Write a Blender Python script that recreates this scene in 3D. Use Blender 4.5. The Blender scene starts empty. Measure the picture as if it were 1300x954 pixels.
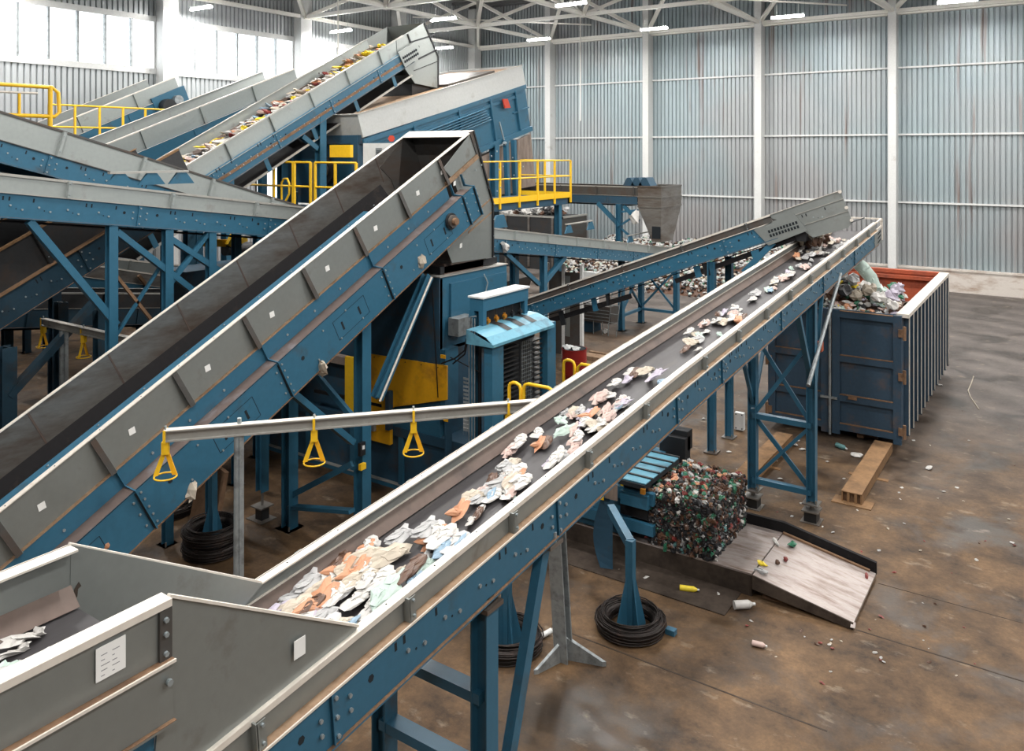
LAMP_W, PANE, PANE_R, EXPO = 168., 2.5, 1.5, -.2
import bpy, bmesh, math, random
from mathutils import Vector, Matrix
V = Vector
random.seed(7)
sc = bpy.context.scene
COL = sc.collection
# ------------------------------------------------------------------ camera
FPX = 1037.0; TH = math.radians(34.2); SN, CS = math.sin(TH), math.cos(TH); EYE = 5.5
cam_d = bpy.data.cameras.new('camera'); cam = bpy.data.objects.new('camera', cam_d); COL.objects.link(cam)
cam.location = (0, 0, EYE); cam.rotation_euler = (math.pi/2, 0, TH)
cam_d.sensor_width = 36; cam_d.lens = 36*FPX/1300; cam_d.shift_y = -(477-192)/1300
cam_d.clip_end = 200; cam_d.clip_start = 0.05
sc.camera = cam
def pt(px, py, X=None, Y=None, Z=None):
    """place seen at a pixel of the 1300x954 photograph, on the stated plane of the hall"""
    a = (px-650)/FPX; r = V((CS*a-SN, SN*a+CS, (192-py)/FPX))
    s = X/r.x if X is not None else (Y/r.y if Y is not None else (Z-EYE)/r.z)
    return V((r.x*s, r.y*s, EYE+r.z*s))
# ------------------------------------------------------------------ materials
MAT = {}
def nt(name):
    m = bpy.data.materials.new(name); m.use_nodes = True; n = m.node_tree
    b = n.nodes['Principled BSDF']; MAT[name] = m
    return m, n, b
def paint(name, col, rough=.5, metal=0., dirt=None, amt=.35, scale=3., stretch=(1,1,1), bump=0., var=.12, spec=.5, fine=18.):
    m, n, b = nt(name); L = n.links.new
    tc = n.nodes.new('ShaderNodeTexCoord'); mp = n.nodes.new('ShaderNodeMapping'); mp.inputs['Scale'].default_value = stretch
    L(tc.outputs['Object'], mp.inputs['Vector'])
    n1 = n.nodes.new('ShaderNodeTexNoise'); n1.inputs['Scale'].default_value = scale; n1.inputs['Detail'].default_value = 8; n1.inputs['Roughness'].default_value = .65
    n2 = n.nodes.new('ShaderNodeTexNoise'); n2.inputs['Scale'].default_value = fine; n2.inputs['Detail'].default_value = 5
    L(mp.outputs[0], n1.inputs['Vector']); L(mp.outputs[0], n2.inputs['Vector'])
    hv = n.nodes.new('ShaderNodeMixRGB'); hv.blend_type = 'MIX'
    hv.inputs[1].default_value = (*[c*(1-var) for c in col], 1); hv.inputs[2].default_value = (*[min(1, c*(1+var)) for c in col], 1)
    L(n2.outputs['Fac'], hv.inputs[0])
    out = hv
    if dirt:
        rp = n.nodes.new('ShaderNodeValToRGB'); rp.color_ramp.elements[0].position = .72-amt*.5; rp.color_ramp.elements[1].position = .86-amt*.3
        L(n1.outputs['Fac'], rp.inputs[0])
        mx = n.nodes.new('ShaderNodeMixRGB'); mx.inputs[2].default_value = (*dirt, 1)
        L(rp.outputs[0], mx.inputs[0]); L(hv.outputs[0], mx.inputs[1]); out = mx
    L(out.outputs[0], b.inputs['Base Color'])
    mr = n.nodes.new('ShaderNodeMapRange'); mr.inputs['To Min'].default_value = max(.05, rough-.12); mr.inputs['To Max'].default_value = min(1, rough+.15)
    L(n1.outputs['Fac'], mr.inputs['Value']); L(mr.outputs[0], b.inputs['Roughness'])
    b.inputs['Metallic'].default_value = metal; b.inputs['Specular IOR Level'].default_value = spec
    if bump:
        bp = n.nodes.new('ShaderNodeBump'); bp.inputs['Strength'].default_value = bump; bp.inputs['Distance'].default_value = .02
        L(n2.outputs['Fac'], bp.inputs['Height']); L(bp.outputs[0], b.inputs['Normal'])
    return m
def flat(name, col, rough=.6, metal=0., emit=None, es=1.):
    m, n, b = nt(name); b.inputs['Base Color'].default_value = (*col, 1); b.inputs['Roughness'].default_value = rough; b.inputs['Metallic'].default_value = metal
    if emit: b.inputs['Emission Color'].default_value = (*emit, 1); b.inputs['Emission Strength'].default_value = es
    return m
paint('blue', (.030,.120,.195), .36, .0, (.05,.06,.065), .25, 2.2, var=.12)
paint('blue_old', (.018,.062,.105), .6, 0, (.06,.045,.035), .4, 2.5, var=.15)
paint('container_blue', (.03,.062,.10), .5, .1, (.11,.075,.06), .36, 2.2, var=.2)
paint('hood_grey', (.44,.45,.44), .45, .2, (.3,.28,.26), .25, 2.)
paint('grey_pale', (.33,.36,.35), .45, .35, (.22,.2,.18), .25, 2.2, var=.08)
paint('grime', (.06,.045,.035), .75, 0, (.025,.018,.014), .5, 3., var=.3, bump=.2, spec=.25)
paint('blue_pale', (.12,.33,.44), .3, .1, (.06,.12,.16), .4, 3.)
paint('grey', (.27,.29,.28), .42, .55, (.17,.15,.13), .25, 2., (1,1,1), var=.08)
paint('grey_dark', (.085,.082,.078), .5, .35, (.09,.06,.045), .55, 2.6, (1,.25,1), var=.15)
paint('grey_worn', (.21,.20,.185), .40, .5, (.10,.065,.045), .55, 1.6, (.5,.5,2.), var=.25)
paint('rim', (.70,.65,.58), .4, .1, (.42,.33,.24), .24, 5.)
paint('rim_grey', (.42,.41,.38), .42, .4, (.25,.2,.15), .3, 5.)
paint('rust', (.20,.115,.065), .85, 0, (.09,.05,.03), .45, 6., bump=.3, var=.3)
paint('ledge', (.30,.20,.125), .8, .1, (.16,.09,.05), .45, 7., bump=.3, var=.3)
paint('ledge_grey', (.155,.115,.10), .45, .3, (.27,.26,.28), .32, 2.2, (1,1,1), var=.2)
paint('rubber', (.014,.013,.014), .7, 0, (.05,.038,.03), .3, 3., var=.2, spec=.15)
paint('skirt', (.11,.075,.06), .6, 0, (.06,.045,.04), .45, 4., var=.2)
paint('belt', (.045,.042,.045), .5, 0, (.10,.085,.075), .35, 2., (3,.4,1), var=.25)
paint('yellow', (.88,.53,.02), .42, 0, (.45,.24,.03), .2, 4.)
paint('yellow_old', (.86,.43,.012), .5, 0, (.30,.12,.02), .4, 1.6, var=.12)
paint('galv', (.33,.36,.37), .5, .5, (.16,.17,.17), .5, 8., var=.2)
paint('white', (.66,.67,.66), .5, 0, (.45,.43,.4), .2, 2.)
paint('white_frame', (.9,.88,.82), .5, 0, (.6,.52,.43), .12, 3.)
paint('plinth', (.62,.57,.52), .8, 0, (.35,.25,.19), .45, 1.2, (1,1,3))
paint('orange_red', (.36,.075,.03), .75, .1, (.16,.045,.03), .5, 2., var=.25)
paint('red', (.30,.018,.015), .4, 0, (.12,.02,.015), .3, 3.)
paint('wire', (.028,.022,.02), .5, .5, (.07,.04,.03), .4, 9., bump=.3)
paint('steel', (.40,.35,.33), .5, .4, (.2,.14,.11), .5, 1.6, (1.2,6,1), var=.25)
paint('shade_grey', (.035,.036,.038), .55, .2, (.06,.04,.03), .4, 2.6, var=.2)  # grey steel with the gloom around it mixed into the colour
paint('shade_blue', (.010,.040,.066), .6, 0, (.04,.03,.022), .4, 2.5, var=.2)  # blue paint darkened to carry the shade under the other conveyors
paint('rust_plate', (.24,.135,.062), .8, .1, (.14,.08,.04), .5, 4., var=.3, bump=.2)
paint('brown_sheet', (.24,.19,.16), .7, 0, (.12,.09,.07), .5, 2.5, (3,3,.6))
flat('bolt', (.35,.40,.42), .4, .5); flat('hole', (.006,.01,.014), .9); flat('black', (.012,.013,.015), .5)
flat('tag', (.82,.82,.80), .6); flat('print', (.18,.18,.2), .7); flat('glow', (1,1,1), .5, 0, (1,.98,.95), 150.)
flat('pane_lit', (.9,.95,1), .3, 0, (.93,.97,1), PANE); flat('pane_small', (.9,.95,1), .3, 0, (.93,.97,1), 1.6)
flat('pane_side', (.9,.95,1), .3, 0, (.93,.97,1), PANE_R)
flat('amber', (.6,.25,.03), .35, .5); flat('redpaint', (.55,.05,.02), .5)
# corrugated sheet
def sheet(name, c0, c1, rustamt):
    m, n, b = nt(name); L = n.links.new
    tc = n.nodes.new('ShaderNodeTexCoord'); mp = n.nodes.new('ShaderNodeMapping'); mp.inputs['Scale'].default_value = (3.5, 3.5, .18)
    L(tc.outputs['Object'], mp.inputs[0])
    a = n.nodes.new('ShaderNodeTexNoise'); a.inputs['Scale'].default_value = 1.; a.inputs['Detail'].default_value = 7; L(mp.outputs[0], a.inputs['Vector'])
    g = n.nodes.new('ShaderNodeTexNoise'); g.inputs['Scale'].default_value = .16; g.inputs['Detail'].default_value = 3; L(tc.outputs['Object'], g.inputs['Vector'])
    mx = n.nodes.new('ShaderNodeMixRGB'); mx.inputs[1].default_value = (*c0, 1); mx.inputs[2].default_value = (*c1, 1)
    r0 = n.nodes.new('ShaderNodeValToRGB'); r0.color_ramp.elements[0].position = .42; r0.color_ramp.elements[1].position = .6
    L(g.outputs['Fac'], r0.inputs[0]); L(r0.outputs[0], mx.inputs[0])
    rp = n.nodes.new('ShaderNodeValToRGB'); rp.color_ramp.elements[0].position = .60; rp.color_ramp.elements[1].position = .78
    L(a.outputs['Fac'], rp.inputs[0])
    ml = n.nodes.new('ShaderNodeMath'); ml.operation = 'MULTIPLY'; ml.inputs[1].default_value = rustamt; L(rp.outputs[0], ml.inputs[0])
    sz = n.nodes.new('ShaderNodeSeparateXYZ'); L(tc.outputs['Object'], sz.inputs[0])
    lw = n.nodes.new('ShaderNodeMapRange'); lw.inputs['From Min'].default_value = 5.6; lw.inputs['From Max'].default_value = .8; lw.inputs['To Max'].default_value = rustamt*.6; L(sz.outputs['Z'], lw.inputs['Value'])
    l2 = n.nodes.new('ShaderNodeMath'); l2.operation = 'MULTIPLY'; r3 = n.nodes.new('ShaderNodeValToRGB'); r3.color_ramp.elements[0].position = .38; r3.color_ramp.elements[1].position = .62; L(g.outputs['Fac'], r3.inputs[0]); L(r3.outputs[0], l2.inputs[0]); L(lw.outputs[0], l2.inputs[1])
    m0 = n.nodes.new('ShaderNodeMixRGB'); m0.inputs[2].default_value = (.27, .22, .21, 1); L(l2.outputs[0], m0.inputs[0]); L(mx.outputs[0], m0.inputs[1]); mx = m0
    m2 = n.nodes.new('ShaderNodeMixRGB'); m2.inputs[2].default_value = (.20, .11, .08, 1)
    L(ml.outputs[0], m2.inputs[0]); L(mx.outputs[0], m2.inputs[1]); L(m2.outputs[0], b.inputs['Base Color'])
    b.inputs['Roughness'].default_value = .42; b.inputs['Metallic'].default_value = .25
sheet('sheet_back', (.33,.40,.425), (.38,.40,.41), 1.)
sheet('sheet_left', (.42,.45,.46), (.46,.48,.5), .25)
sheet('sheet_roof', (.13,.135,.14), (.17,.17,.17), .3)
sheet('sheet_dim', (.16,.17,.18), (.2,.2,.2), .3)
# floor
def floor_mat():
    m, n, b = nt('floor_concrete'); L = n.links.new; N = n.nodes.new
    tc = N('ShaderNodeTexCoord')
    def noise(sc_, det=8, dist=0., st=None, ro=.6):
        x = N('ShaderNodeTexNoise'); x.inputs['Scale'].default_value = sc_; x.inputs['Detail'].default_value = det; x.inputs['Distortion'].default_value = dist; x.inputs['Roughness'].default_value = ro
        if st:
            mp = N('ShaderNodeMapping'); mp.inputs['Scale'].default_value = st[0]; mp.inputs['Rotation'].default_value = (0, 0, st[1]); L(tc.outputs['Object'], mp.inputs[0]); L(mp.outputs[0], x.inputs['Vector'])
        else: L(tc.outputs['Object'], x.inputs['Vector'])
        return x
    def ramp(src, p0, p1, c0=(0,0,0,1), c1=(1,1,1,1)):
        r = N('ShaderNodeValToRGB'); e = r.color_ramp.elements; e[0].position = p0; e[1].position = p1; e[0].color = c0; e[1].color = c1
        L(src, r.inputs[0]); return r.outputs[0]
    def mix(f, a, c, mode='MIX'):
        x = N('ShaderNodeMixRGB'); x.blend_type = mode
        if isinstance(f, float): x.inputs[0].default_value = f
        else: L(f, x.inputs[0])
        for i, q in ((1, a), (2, c)):
            if isinstance(q, tuple): x.inputs[i].default_value = q
            else: L(q, x.inputs[i])
        return x.outputs[0]
    big = noise(.35, 6, .6); mid = noise(1.5, 10, .15, None, .72); fine = noise(22, 6, 0, None, .7); spk = noise(60, 3)
    brown = ramp(mid.outputs['Fac'], .34, .68, (.035,.019,.009,1), (.205,.118,.054,1))
    grey = ramp(mid.outputs['Fac'], .3, .7, (.085,.073,.066,1), (.155,.134,.122,1))
    # grey swept concrete out on the open side, brown grime round the machines
    sep = N('ShaderNodeSeparateXYZ'); L(tc.outputs['Object'], sep.inputs[0])
    ad = N('ShaderNodeMath'); ad.operation = 'MULTIPLY_ADD'; ad.inputs[1].default_value = .55; L(sep.outputs['X'], ad.inputs[0]); L(sep.outputs['Y'], ad.inputs[2])
    bn = N('ShaderNodeMath'); bn.operation = 'MULTIPLY_ADD'; bn.inputs[1].default_value = 9.; L(big.outputs['Fac'], bn.inputs[0]); L(ad.outputs[0], bn.inputs[2])
    mr = N('ShaderNodeMapRange'); mr.inputs['From Min'].default_value = 17.; mr.inputs['From Max'].default_value = 25.; L(bn.outputs[0], mr.inputs['Value'])
    base = mix(mr.outputs[0], brown, grey)
    # tyre sweeps
    wv = N('ShaderNodeTexWave'); wv.wave_type = 'RINGS'; wv.rings_direction = 'Z'; wv.inputs['Scale'].default_value = .22; wv.inputs['Distortion'].default_value = 1.2; wv.inputs['Detail'].default_value = 6; wv.inputs['Detail Scale'].default_value = .6
    mp = N('ShaderNodeMapping'); mp.inputs['Location'].default_value = (9., -9., 0); L(tc.outputs['Object'], mp.inputs[0]); L(mp.outputs[0], wv.inputs['Vector'])
    sw = N('ShaderNodeMath'); sw.operation = 'MULTIPLY'; L(mr.outputs[0], sw.inputs[0]); L(ramp(wv.outputs['Color'], .45, 1.), sw.inputs[1])
    s2 = N('ShaderNodeMath'); s2.operation = 'MULTIPLY'; s2.inputs[1].default_value = .16; L(sw.outputs[0], s2.inputs[0])
    base = mix(s2.outputs[0], base, (.36, .31, .28, 1))
    # dark wet patches and pale scatter
    wet = ramp(noise(.7, 9, .4, ((1,1,1), .4)).outputs['Fac'], .5, .64)
    w2 = N('ShaderNodeMath'); w2.operation = 'MULTIPLY'; w2.inputs[1].default_value = .8; L(wet, w2.inputs[0])
    base = mix(w2.outputs[0], base, (.030, .020, .013, 1))
    pale = ramp(noise(2.3, 9, .1, ((1,1.6,1), .2)).outputs['Fac'], .6, .74)
    p2 = N('ShaderNodeMath'); p2.operation = 'MULTIPLY'; p2.inputs[1].default_value = .6; L(pale, p2.inputs[0])
    base = mix(p2.outputs[0], base, (.42, .34, .25, 1))
    grit = ramp(spk.outputs['Fac'], .70, .76); g2 = N('ShaderNodeMath'); g2.operation = 'MULTIPLY'; g2.inputs[1].default_value = .5; L(grit, g2.inputs[0])
    base = mix(g2.outputs[0], base, (.5, .43, .34, 1))
    base = mix(.45, base, ramp(fine.outputs['Fac'], .3, .7, (.35,.33,.31,1), (1,1,1,1)), 'MULTIPLY')
    L(base, b.inputs['Base Color'])
    rr = N('ShaderNodeMapRange'); rr.inputs['To Min'].default_value = .72; rr.inputs['To Max'].default_value = .22; L(w2.outputs[0], rr.inputs['Value']); L(rr.outputs[0], b.inputs['Roughness'])
    bp = N('ShaderNodeBump'); bp.inputs['Strength'].default_value = .08; bp.inputs['Distance'].default_value = .02; L(fine.outputs['Fac'], bp.inputs['Height']); L(bp.outputs[0], b.inputs['Normal'])
floor_mat()
WASTE = {'w_white': (.55,.535,.51), 'w_grey': (.40,.40,.40), 'w_cream': (.47,.41,.33), 'w_pink': (.50,.37,.33), 'w_orange': (.50,.24,.13), 'w_blue': (.25,.36,.46),
         'w_green': (.03,.16,.09), 'w_teal': (.10,.24,.24), 'w_brown': (.10,.05,.03), 'w_black': (.02,.02,.022), 'w_yellow': (.80,.62,.04), 'w_red': (.20,.035,.03), 'w_lilac': (.42,.38,.46), 'w_mint': (.40,.50,.45)}
for k, c in WASTE.items(): paint(k, c, .38 if k in ('w_black', 'w_green', 'w_brown') else .5, 0, tuple(q*.6 for q in c), .3, 9., var=.15)
# ------------------------------------------------------------------ mesh builder
I4 = Matrix.Identity(4)
class MB:
    def __init__(s, mat='grey'): s.v = []; s.f = []; s.mi = []; s.sm = []; s.names = [mat]; s.cur = 0; s.M = I4
    def m(s, name):
        if name not in s.names: s.names.append(name)
        s.cur = s.names.index(name); return s
    def add(s, vs, fs, smooth=False):
        o = len(s.v); s.v += [s.M @ V(p) for p in vs]
        for f in fs: s.f.append([i+o for i in f]); s.mi.append(s.cur); s.sm.append(smooth)
        return s
    def box(s, a, b):
        x0, y0, z0 = [min(p, q) for p, q in zip(a, b)]; x1, y1, z1 = [max(p, q) for p, q in zip(a, b)]
        return s.add([(x0,y0,z0),(x1,y0,z0),(x1,y1,z0),(x0,y1,z0),(x0,y0,z1),(x1,y0,z1),(x1,y1,z1),(x0,y1,z1)],
                     [(0,3,2,1),(4,5,6,7),(0,1,5,4),(1,2,6,5),(2,3,7,6),(3,0,4,7)])
    def prism(s, poly, d):
        """poly: coplanar points, d: extrusion vector"""
        n = len(poly); d = V(d); p = [V(q) for q in poly]
        return s.add(p+[q+d for q in p], [tuple(range(n)), tuple(range(2*n-1, n-1, -1))]+[(i, (i+1) % n, n+(i+1) % n, n+i) for i in range(n)])
    def bar(s, p, q, w, h, up=(0,0,1)):
        """rectangular bar from p to q, w sideways, h along up"""
        p, q = V(p), V(q); x = (q-p).normalized(); u = V(up)
        if abs(x.dot(u)) > .98: u = V((0,1,0))
        y = u.cross(x).normalized(); z = x.cross(y)
        c = [y*a*w/2+z*b*h/2 for a, b in ((-1,-1),(1,-1),(1,1),(-1,1))]
        return s.add([p+k for k in c]+[q+k for k in c], [(3,2,1,0),(4,5,6,7),(0,1,5,4),(1,2,6,5),(2,3,7,6),(3,0,4,7)])
    def ibeam(s, p, q, w, h, t=.012, up=(0,0,1)):
        """I section: flanges w wide, h apart along up"""
        p, q = V(p), V(q); x = (q-p).normalized(); u = V(up)
        if abs(x.dot(u)) > .98: u = V((0,1,0))
        y = u.cross(x).normalized(); z = x.cross(y)
        for e in (-1, 1): s.bar(p+z*e*(h-t)/2, q+z*e*(h-t)/2, w, t, z)
        return s.bar(p, q, t, h-2*t, z)
    def cyl(s, p, q, r, n=10, r2=None, cap=True):
        p, q = V(p), V(q); x = (q-p).normalized(); u = V((0,0,1)) if abs(x.z) < .9 else V((1,0,0))
        y = u.cross(x).normalized(); z = x.cross(y); r2 = r if r2 is None else r2
        vs = []
        for c, rr in ((p, r), (q, r2)): vs += [c+(y*math.cos(k*2*math.pi/n)+z*math.sin(k*2*math.pi/n))*rr for k in range(n)]
        s.add(vs, [(k, (k+1) % n, n+(k+1) % n, n+k) for k in range(n)], True)
        if cap: s.add(vs, [tuple(range(n-1, -1, -1)), tuple(range(n, 2*n))])
        return s
    def tube(s, pts, r, n=8, closed=False):
        P = [V(p) for p in pts]; N = len(P); rings = []; prev = None
        for i in range(N):
            a = P[i-1] if (i or closed) else P[i]; b = P[(i+1) % N] if (i < N-1 or closed) else P[i]
            t = (b-a).normalized()
            if prev is None: u = V((0,0,1)) if abs(t.z) < .9 else V((1,0,0)); y = u.cross(t).normalized()
            else: y = (prev-t*prev.dot(t)).normalized()
            prev = y; z = t.cross(y)
            rings += [P[i]+(y*math.cos(k*2*math.pi/n)+z*math.sin(k*2*math.pi/n))*r for k in range(n)]
        fs = []
        for i in range(N if closed else N-1):
            j = (i+1) % N
            fs += [(i*n+k, i*n+(k+1) % n, j*n+(k+1) % n, j*n+k) for k in range(n)]
        s.add(rings, fs, True)
        if not closed: s.add(rings[:n], [tuple(range(n))]); s.add(rings[-n:], [tuple(range(n))])
        return s
    def crumple(s, c, size, rnd, seg=6, rot=None):
        """a creased, squashed lump: a bag, rag or dented pack"""
        rings = 4; vs = []; R = Matrix.Rotation(rnd.uniform(0, 6.3), 3, 'Z') if rot is None else rot
        T = Matrix.Rotation(rnd.uniform(-.4, .4), 3, 'X') @ Matrix.Rotation(rnd.uniform(-.4, .4), 3, 'Y')
        c = V(c)
        for i in range(rings+1):
            ph = math.pi*i/rings
            for k in range(seg):
                th = 2*math.pi*(k+.5*(i % 2))/seg; q = rnd.uniform(.6, 1.25)
                p = V((math.sin(ph)*math.cos(th)*q*size[0], math.sin(ph)*math.sin(th)*q*size[1], math.cos(ph)*q*size[2]))
                vs.append(c+R @ (T @ p))
                if i in (0, rings): pass
        fs = []
        for i in range(rings):
            for k in range(seg):
                a, b2, c2, d = i*seg+k, i*seg+(k+1) % seg, (i+1)*seg+(k+1) % seg, (i+1)*seg+k
                fs += [(a, b2, c2), (a, c2, d)]
        return s.add(vs, fs)
    def build(s, name, parent=None, loc=None, **props):
        me = bpy.data.meshes.new(name); o = bpy.data.objects.new(name, me); COL.objects.link(o)
        root = parent
        while root is not None and root.parent is not None: root = root.parent
        org = V(root.location) if root is not None else V(loc if loc is not None else (0, 0, 0))
        me.from_pydata([tuple(p-org) for p in s.v], [], s.f)
        for n in s.names: me.materials.append(MAT[n])
        me.polygons.foreach_set('material_index', s.mi); me.polygons.foreach_set('use_smooth', s.sm)
        bm = bmesh.new(); bm.from_mesh(me); bmesh.ops.recalc_face_normals(bm, faces=bm.faces); bm.to_mesh(me); bm.free()
        if parent is not None: o.parent = parent
        else: o.location = org
        for k, q in props.items(): o[k] = q
        return o
def thing(name, label, cat, loc=(0,0,0), group=None):
    o = bpy.data.objects.new(name, None); COL.objects.link(o); o.location = loc; o.empty_display_size = .2
    o['label'] = label; o['category'] = cat
    if group: o['group'] = group
    return o
def tag(o, label, cat, group=None, kind=None):
    o['label'] = label; o['category'] = cat
    if group: o['group'] = group
    if kind: o['kind'] = kind
    return o
def dup(root, loc, label=None, rotz=None, scale=None):
    r = root.copy(); COL.objects.link(r); r.location = loc
    if rotz is not None: r.rotation_euler = (0, 0, rotz)
    if scale is not None: r.scale = (scale,)*3
    if label: r['label'] = label
    for ch in list(root.children):
        c = ch.copy(); COL.objects.link(c); c.parent = r
        for g in list(ch.children):
            d = g.copy(); COL.objects.link(d); d.parent = c
    return r
def frame(P0, P1, n):
    x = (P1-P0).normalized(); y = V(n).normalized(); z = x.cross(y)
    if z.z < 0: z = -z
    return Matrix(((x.x,y.x,z.x,P0.x),(x.y,y.y,z.y,P0.y),(x.z,y.z,z.z,P0.z),(0,0,0,1)))
def lerp(a, b, t): return V(a)+(V(b)-V(a))*t
# ------------------------------------------------------------------ the hall
WL, WB = -27.0, 36.2
def corrugated(mb, A, d, length, zlo, zhi, nrm, pitch=.19, dep=.06):
    """trapezoid sheet from A along d, ribs standing off along nrm"""
    A = V(A); d = V(d); nrm = V(nrm); prof = []; x = 0
    while x < length:
        for u, h in ((0, 0), (.16, 0), (.26, 1), (.9, 1)):
            q = x+u*pitch
            if q < length: prof.append((q, h*dep))
        x += pitch
    prof.append((length, 0)); vs = []
    for q, h in prof: p = A+d*q+nrm*h; vs += [(p.x, p.y, zlo), (p.x, p.y, zhi)]
    mb.add(vs, [(2*i, 2*i+2, 2*i+3, 2*i+1) for i in range(len(prof)-1)])
fl = MB('floor_concrete'); fl.box((-32,-10,-.2), (16,40,0)); fl.build('floor', kind='structure')
wb = MB('sheet_back'); corrugated(wb, (WL-.2,WB,0), (1,0,0), 43, .8, 13.3, (0,-1,0)); wb.box((WL-.2,WB+.06,0), (16,WB+.2,13.4)); wb.build('wall_back', kind='structure')
pl = MB('plinth'); pl.box((WL,WB-.22,0), (16,WB,.82)); pl.box((WL,WB-.26,.82), (16,WB,.9)); pl.build('trim_1', kind='structure')
n_trim = 2
COLX = [-27.1+.45, -22., -16.55, -11.2, -5.8, -.4, 5.0, 10.4]
for z, nm in ((3.44,0), (6.17,0), (8.87,0), (11.05,1)):
    g = MB('white_frame' if nm else 'white'); g.box((WL,WB-.16,z-.035), (16,WB-.05,z+.035))
    if nm: g.box((WL,WB-.3,z-.05), (16,WB-.05,z+.02))
    g.build('trim_%d' % n_trim, kind='structure'); n_trim += 1
for x in COLX[1:]:
    g = MB('white'); g.box((x-.15,WB-.6,0), (x+.15,WB-.02,13.2)); g.build('trim_%d' % n_trim, kind='structure'); n_trim += 1
# left wall: sheet bands with a ribbon of windows
wl = MB('sheet_left')
for z0, z1 in ((0, 8.25), (10.3, 13.4)): corrugated(wl, (WL,-8,0), (0,1,0), 44.3, z0, z1, (1,0,0))
corrugated(wl, (WL,28.8,0), (0,1,0), 7.4, 8.25, 10.3, (1,0,0))
wl.box((WL-.2,-8,0), (WL-.06,WB,8.25)); wl.box((WL-.2,-8,10.3), (WL-.06,WB,13.4)); wl.box((WL-.2,29.6,8.25), (WL-.06,WB,10.3))
wl.build('wall_left', kind='structure')
for k, (y0, y1) in enumerate(((-7.6,-.9), (-.7,5.3), (5.5,11.2), (11.4,17.0), (17.6,23.3), (23.9,29.3))):
    t = MB('white'); M = t
    t.box((WL-.08,y0,8.25), (WL+.1,y1,8.45)); t.box((WL-.08,y0,10.12), (WL+.1,y1,10.32)); t.box((WL-.05,y0,8.4), (WL+.06,y0+.07,10.2)); t.box((WL-.05,y1-.07,8.4), (WL+.06,y1,10.2))
    w = t.build('window_%d' % (k+1), kind='structure')
    g = MB('pane_lit'); g.box((WL-.03,y0+.07,8.45), (WL-.01,y1-.07,10.12)); g.build('pane', w)
    mu = MB('galv'); nn = 6
    for j in range(1, nn): yy = y0+(y1-y0)*j/nn; mu.box((WL-.03,yy-.035,8.45), (WL+.1,yy+.035,10.12))
    mu.build('mullion', w)
dw = MB('white'); dw.box((WL-.05,21.3,3.2), (WL+.06,23.3,3.35)); dw.box((WL-.05,21.3,5.0), (WL+.06,23.3,5.15)); dw.box((WL-.05,21.3,3.3), (WL+.06,21.4,5.05)); dw.box((WL-.05,23.2,3.3), (WL+.06,23.3,5.05))
w = dw.build('window_7', kind='structure'); g = MB('pane_small'); g.box((WL+.05,21.4,3.35), (WL+.07,23.2,5.0)); g.build('pane', w)
for y in (-.8, 5.4, 11.3, 17.3, 23.6, 29.6, 35.7):
    g = MB('white'); g.box((WL+.02,y-.3,0), (WL+.5,y+.3,13.2)); g.build('trim_%d' % n_trim, kind='structure'); n_trim += 1
rf = MB('sheet_roof'); rf.box((WL-.2,-8.2,13.35), (16,WB+.2,13.5))
y = -8.
while y < 36: rf.box((WL,y,13.22), (16,y+.12,13.36)); y += 1.5
rf.build('ceiling', kind='structure')
wr = MB('sheet_dim'); corrugated(wr, (15.8,-8,0), (0,1,0), 44.2, 0, 13.3, (-1,0,0)); wr.box((15.86,-8,0), (16,36.2,13.4)); wr.build('wall_right', kind='structure')
wf = MB('sheet_dim'); corrugated(wf, (WL,-8,0), (1,0,0), 43, 0, 13.3, (0,1,0)); wf.box((WL,-8.2,0), (16,-8.06,13.4)); wf.build('wall_front', kind='structure')
for k, (y0, y1) in enumerate(((-7.4,3.), (3.6,13.8), (14.4,24.6), (25.2,35.6))):
    t = MB('white'); t.box((15.7,y0,8.25), (15.85,y1,8.45)); t.box((15.7,y0,10.1), (15.85,y1,10.3)); w = t.build('window_%d' % (8+k), kind='structure')
    g = MB('pane_side'); g.box((15.72,y0,8.45), (15.74,y1,10.1)); g.build('pane', w)
# roof space frame
rt = thing('roof_frame', 'white steel space frame of chords and diagonals under the roof', 'roof truss', (-11,30,11.15))
XB = [-26.6,-22.,-16.55,-11.2,-5.8,-.4,5.]; YB = [35.85,29.6,23.6,17.4]; ZB, ZT = 11.15, 12.95
for y in YB:
    b = MB('white_frame'); b.bar((XB[0],y,ZB), (XB[-1],y,ZB), .14, .15)
    for x in XB: b.box((x-.16,y-.16,ZB-.1), (x+.16,y+.16,ZB+.1))
    b.build('bottom_chord', rt)
for x in XB: MB('white_frame').bar((x,YB[-1],ZB+.01), (x,YB[0],ZB+.01), .14, .15).build('bottom_chord', rt)
xt = [(XB[i]+XB[i+1])/2 for i in range(6)]; yt = [(YB[i]+YB[i+1])/2 for i in range(3)]
for y in yt: MB('white_frame').bar((xt[0],y,ZT), (xt[-1],y,ZT), .12, .14).build('top_chord', rt)
for x in xt: MB('white_frame').bar((x,yt[-1],ZT+.01), (x,yt[0],ZT+.01), .12, .14).build('top_chord', rt)
for i, x in enumerate(xt):
    for j, y in enumerate(yt):
        b = MB('white_frame'); b.box((x-.15,y-.15,ZT-.12), (x+.15,y+.15,ZT+.12))
        for a in (0, 1):
            for c in (0, 1): b.bar((x,y,ZT), (XB[i+a],YB[j+c],ZB), .14, .14)
        b.build('diagonal_brace', rt)
for x, y in ((-24.2,31.7),(-18.6,27.),(-13.,33.),(-7.5,27.)):
    MB('white_frame').bar((x,y-4,ZB+.35), (x+5.5,y+2.5,ZB+.35), .06, .06).build('wind_brace', rt)
for x0, y0 in ((-19.9,35.3), (-24.,23.)):
    MB('white_frame').cyl((x0,y0,7.0), (x0,y0,13.2), .03, 8).build('hanger_rod', rt)
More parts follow.
